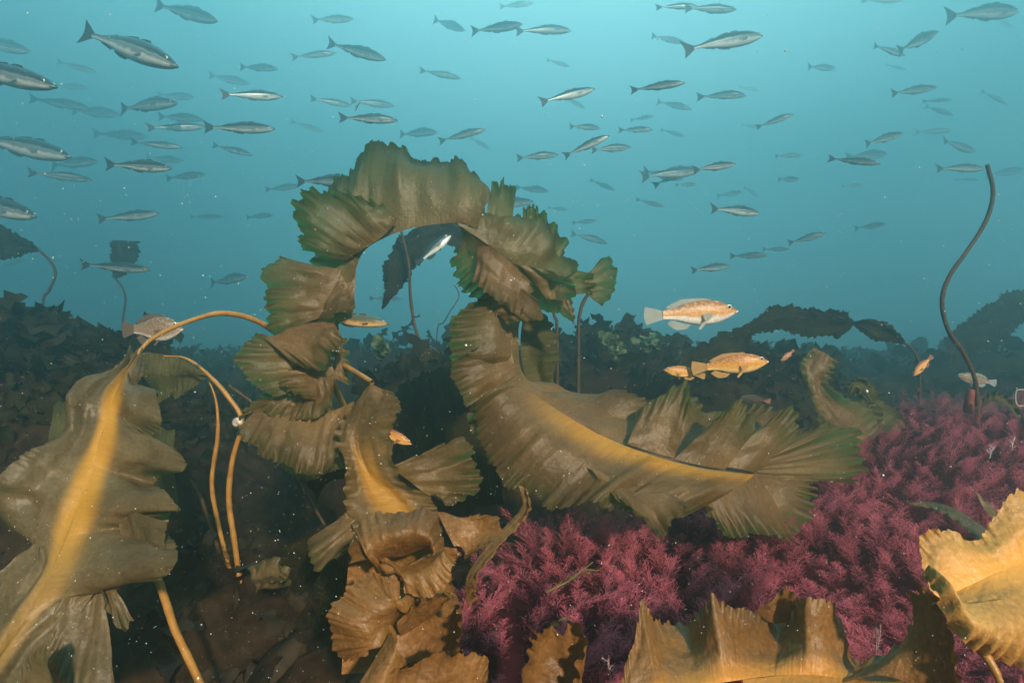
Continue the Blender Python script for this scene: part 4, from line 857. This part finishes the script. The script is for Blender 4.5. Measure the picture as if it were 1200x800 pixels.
# named fish near the kelp
G_ = None
put_fish((753, 371), (864, 364), 1.9, 'large pale spotted wrasse with white throat over the dark kelp at the right', G_, 'deep', -.10, 'wpale', 'wfin')
put_fish((813, 432), (900, 423), 1.85, 'orange wrasse with white eye ring swimming right under the pale wrasse', G_, 'deep', .10, 'worange', 'ofin')
put_fish((825, 440), (778, 433), 1.9, 'small orange wrasse facing left behind the peak of the big frond', G_, 'deep', .12, 'worange', 'ofin')
put_fish((138, 386), (214, 385), 2.0, 'mottled brown wrasse behind the amber stalk at the left', G_, 'deep', .12, 'wbrown', 'bfin', zs=1.45)
put_fish((362, 372), (456, 379), 1.75, 'dark backed fish with yellow belly looking out behind the left column of the arch', G_, 'slim', 0, 'cod', 'sfin')
put_fish((486, 305), (528, 276), 2.3, 'small silver fish rising steeply inside the opening of the arch', G_, 'deep', .2, 'silver', 'sfin', yaw=.2, roll=.5)
put_fish((903, 470), (868, 466), 2.4, 'dim reddish wrasse just above the big frond, left of its curled tip', G_, 'deep', 0, 'wred', 'rfin')
put_fish((931, 410), (915, 423), 2.2, 'tiny reddish wrasse nose down, right of the orange wrasse', G_, 'deep', 0, 'wred', 'rfin')
put_fish((1093, 417), (1070, 440), 2.2, 'small orange red wrasse diving left under the level far kelp', G_, 'deep', 0, 'worange', 'rfin')
put_fish((1168, 449), (1122, 440), 2.8, 'pale bellied brown wrasse behind the foot of the tall bare stalk', G_, 'deep', 0, 'wbrown', 'wfin')
put_fish((440, 502), (482, 520), 1.7, 'orange fish mostly hidden behind the small banded kelp', G_, 'deep', 0, 'worange', 'rfin')
for (src, kids) in list(PROTO.values()):
    for k in kids[::-1]: bpy.data.objects.remove(k)
    bpy.data.objects.remove(src)

# glossy little snail on the amber stalk
tt = np.linspace(0, 1, 60); an = tt*2*np.pi*2.6; ra = .0105*(1-tt)**1.1
c0 = P(279, 496, 1.55)
V, Q, uv = tube([c0+np.array([ra[i]*math.cos(an[i])*.8, -.006-.012*tt[i]*.6, ra[i]*math.sin(an[i])+.012*tt[i]]) for i in range(60)], [.0085, .006, .003, .0008], 9, 70, 0)
tag(mesh_obj('snail', V, Q, plain_mat('pearly_shell', (.35, .33, .32), (.7, .55, .42), 90, .12, .1, .001, .9), None, uv), 'small pearly snail shell on the amber stalk beside the frilled lobes', 'snail')
# ------------------------------------------------------------------ red weed: thousands of feathery plumes
def plume_template(seed, nb=46, nl=9):
    """unit-height foxtail: axis, side branches all round, branchlets; returns triangles (m,3,3) and height 0..1"""
    r = np.random.default_rng(seed); T = []
    for i in range(nb):
        t = .12+.88*(i/nb); z0 = np.array([0, 0, t]); az = i*2.4+r.normal(0, .3); el = r.uniform(.35, 1.05)
        Lb = .34*np.sin(np.pi*min(1, .18+.80*t))**.7*r.uniform(.75, 1.15)+.03
        dr = np.array([np.cos(az)*np.cos(el), np.sin(az)*np.cos(el), np.sin(el)]); sd = np.cross(dr, [0, 0, 1.]); sd /= np.linalg.norm(sd)+1e-9
        e = z0+dr*Lb; T.append([z0-sd*.005, z0+sd*.005, e])
        for j in range(nl):
            q = .25+.75*j/nl; s = 1 if j % 2 else -1; p = z0+dr*Lb*q
            d2 = dr*.75+sd*s*.55+r.normal(0, .42, 3); d2 /= np.linalg.norm(d2); l2 = Lb*.42*(1.15-q*.6)
            w = np.cross(d2, r.normal(0, 1, 3)); w /= np.linalg.norm(w)+1e-9
            T.append([p-w*.0042, p+w*.0042, p+d2*l2])
    return np.array(T, np.float32)
TPL = [plume_template(s) for s in range(5)]
r = np.random.default_rng(5); AV = []; AT = []
pts = []
# denser near the camera, where a plume shows large
cand = 60000
cy = .42+3.6*r.random(cand)**1.1; cx = -.5+ (cy*.95+.75)*r.random(cand)
keep = (red_mask(cx, cy) > r.uniform(.25, .75, cand))
cx, cy = cx[keep], cy[keep]
cell = {}
for x, y in zip(cx, cy):
    g = .021+.009*y; k = (int(x/g), int(y/g))
    if k not in cell: cell[k] = (x, y)
pts = np.array(list(cell.values()))
# bushes: plumes of one bush lean out from its middle and are tallest there
bx, by = np.meshgrid(np.arange(-1, 5, .15), np.arange(.3, 4.6, .15)); B = np.stack([bx.ravel(), by.ravel()], 1)+r.uniform(-.06, .06, (bx.size, 2))
bh = r.uniform(.55, 1.35, len(B)); bl = r.normal(0, .35, (len(B), 2))
dd = ((pts[:, None]-B[None])**2).sum(2); nb_ = dd.argmin(1); off = pts-B[nb_]; rr_ = np.sqrt(dd.min(1))/.1
cl = (bh[nb_]-.95)*1.4-.55*rr_+.35; cl2 = noise2(pts[:, 0]*9, pts[:, 1]*9, 92)
lx = off[:, 0]*6+bl[nb_, 0]; ly = off[:, 1]*6+bl[nb_, 1]
zz = height(pts[:, 0], pts[:, 1])
for i, (x, y) in enumerate(pts):
    T = TPL[r.integers(5)]
    if y > 2.6: T = T[r.random(len(T)) < .6]
    hgt = (.075+.075*cl[i]+.03*cl2[i])*r.uniform(.6, 1.2)*.92+.015; hgt = max(hgt, .03)
    a_ = r.uniform(0, 6.28); ca, sa = np.cos(a_), np.sin(a_); V = T.reshape(-1, 3)
    V = np.stack([V[:, 0]*ca-V[:, 1]*sa, V[:, 0]*sa+V[:, 1]*ca, V[:, 2]], 1)
    h = V[:, 2].copy(); wd = 1.15*.085/ max(hgt, .05)*.8
    V[:, :2] *= min(wd, 1.5)
    lean = np.array([lx[i]*.8+.05+r.normal(0, .28), ly[i]*.6-.15+r.normal(0, .28)])
    V[:, 0] += lean[0]*h**1.6; V[:, 1] += lean[1]*h**1.6; V *= hgt
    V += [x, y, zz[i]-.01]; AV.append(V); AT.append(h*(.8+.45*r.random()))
AV = np.vstack(AV); AT = np.concatenate(AT)
m = bpy.data.materials.new('red_weed'); t, N, L = nodes(m)
at = N('ShaderNodeAttribute'); at.attribute_name = 'edge'
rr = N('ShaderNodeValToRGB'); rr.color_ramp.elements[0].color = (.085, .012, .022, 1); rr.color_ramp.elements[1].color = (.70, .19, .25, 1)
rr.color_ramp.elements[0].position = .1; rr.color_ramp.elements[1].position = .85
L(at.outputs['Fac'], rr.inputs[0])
df = N('ShaderNodeBsdfDiffuse'); L(rr.outputs[0], df.inputs[0]); tl = N('ShaderNodeBsdfTranslucent'); L(rr.outputs[0], tl.inputs[0])
ms = N('ShaderNodeMixShader'); ms.inputs[0].default_value = .35; L(df.outputs[0], ms.inputs[1]); L(tl.outputs[0], ms.inputs[2])
o = N('ShaderNodeOutputMaterial'); L(ms.outputs[0], o.inputs[0])
print('PLUMES', len(pts), 'TRIS', len(AV)//3)
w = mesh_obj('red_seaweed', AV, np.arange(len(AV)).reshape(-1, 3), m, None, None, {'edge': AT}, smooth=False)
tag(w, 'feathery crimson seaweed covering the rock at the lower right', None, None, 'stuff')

# olive brown turf on the dark rock at the left and below the kelps
r = np.random.default_rng(51); AV = []; AT = []
n = 5200; tx = r.uniform(-2.6, .45, n); ty = .6+2.9*r.random(n)**1.2
ok = (red_mask(tx, ty) < .3) & (np.abs(tx) < ty*1.02+.1) & (noise2(tx*3, ty*3, 61) > -.25); tx, ty = tx[ok], ty[ok]; tz = height(tx, ty)
for i in range(len(tx)):
    T = TPL[r.integers(5)]; T = T[r.random(len(T)) < .45]; hgt = r.uniform(.025, .075)*(1+.5*(noise2(tx[i:i+1]*5, ty[i:i+1]*5, 62)[0]))
    V = T.reshape(-1, 3).copy(); h = V[:, 2].copy(); a_ = r.uniform(0, 6.28); ca, sa = np.cos(a_), np.sin(a_)
    V = np.stack([V[:, 0]*ca-V[:, 1]*sa, V[:, 0]*sa+V[:, 1]*ca, V[:, 2]], 1); V[:, :2] *= 1.5
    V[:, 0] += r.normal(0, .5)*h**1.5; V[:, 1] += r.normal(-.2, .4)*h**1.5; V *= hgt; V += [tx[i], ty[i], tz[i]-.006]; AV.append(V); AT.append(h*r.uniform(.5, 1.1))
m = bpy.data.materials.new('brown_turf'); t, N, L = nodes(m)
at = N('ShaderNodeAttribute'); at.attribute_name = 'edge'
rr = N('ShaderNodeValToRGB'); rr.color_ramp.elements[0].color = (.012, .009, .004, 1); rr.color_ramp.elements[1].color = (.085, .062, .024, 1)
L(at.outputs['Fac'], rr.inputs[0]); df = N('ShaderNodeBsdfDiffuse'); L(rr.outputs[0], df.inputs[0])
o = N('ShaderNodeOutputMaterial'); L(df.outputs[0], o.inputs[0])
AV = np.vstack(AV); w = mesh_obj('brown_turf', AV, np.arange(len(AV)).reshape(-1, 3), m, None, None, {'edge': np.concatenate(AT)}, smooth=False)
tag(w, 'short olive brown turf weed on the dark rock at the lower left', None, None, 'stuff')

# ------------------------------------------------------------------ specks drifting in the water
n = 16000; r = np.random.default_rng(21)
d = .35+4.2*r.random(n)**1.5; px = r.uniform(-40, 1240, n); py = r.uniform(-40, 840, n)
C = np.stack([(px-600)/F*d, d, CZ+(400-py)/F*d], 1)
gh = height(C[:, 0], C[:, 1]); C = C[C[:, 2] > gh+.03]; n = len(C)
R = (.00024+.00050*r.random(n)**4)*(.45+.75*C[:, 1])*(1+1.6*(r.random(n) > .98))
O = np.array([[1, 0, 0], [-1, 0, 0], [0, 1, 0], [0, -1, 0], [0, 0, 1], [0, 0, -1]], float)
O = O[None]*r.uniform(.6, 1.4, (n, 6, 1)); V = C[:, None]+O*R[:, None, None]
Fc = np.array([[0, 2, 4], [2, 1, 4], [1, 3, 4], [3, 0, 4], [2, 0, 5], [1, 2, 5], [3, 1, 5], [0, 3, 5]])
Q = (np.arange(n)*6)[:, None, None]+Fc[None]
ms_ = plain_mat('drifting_speck', (.55, .55, .5), (.8, .8, .75), 5, .6, 0)
tag(mesh_obj('marine_snow', V.reshape(-1, 3), Q.reshape(-1, 3), ms_, None, smooth=False), 'tiny pale specks drifting in the water', None, None, 'stuff')
# ------------------------------------------------------------------ haze: the water itself
def box(name, lo, hi, mat):
    x0, y0, z0 = lo; x1, y1, z1 = hi
    V = [(x, y, z) for x in (x0, x1) for y in (y0, y1) for z in (z0, z1)]
    Q = [(0, 1, 3, 2), (4, 6, 7, 5), (0, 4, 5, 1), (2, 3, 7, 6), (0, 2, 6, 4), (1, 5, 7, 3)]
    return mesh_obj(name, V, Q, mat, smooth=False)
hm = bpy.data.materials.new('sea_water_haze'); t, N, L = nodes(hm)
pv = N('ShaderNodeVolumePrincipled'); pv.inputs['Density'].default_value = HAZE_DENSITY
pv.inputs['Color'].default_value = (*HAZE_COLOR, 1); pv.inputs['Anisotropy'].default_value = HAZE_G
o = N('ShaderNodeOutputMaterial'); L(pv.outputs[0], o.inputs['Volume'])
hz = box('haze', (-15, -.7, -2.3), (15, 22, 8.8), hm); tag(hz, kind='stuff')
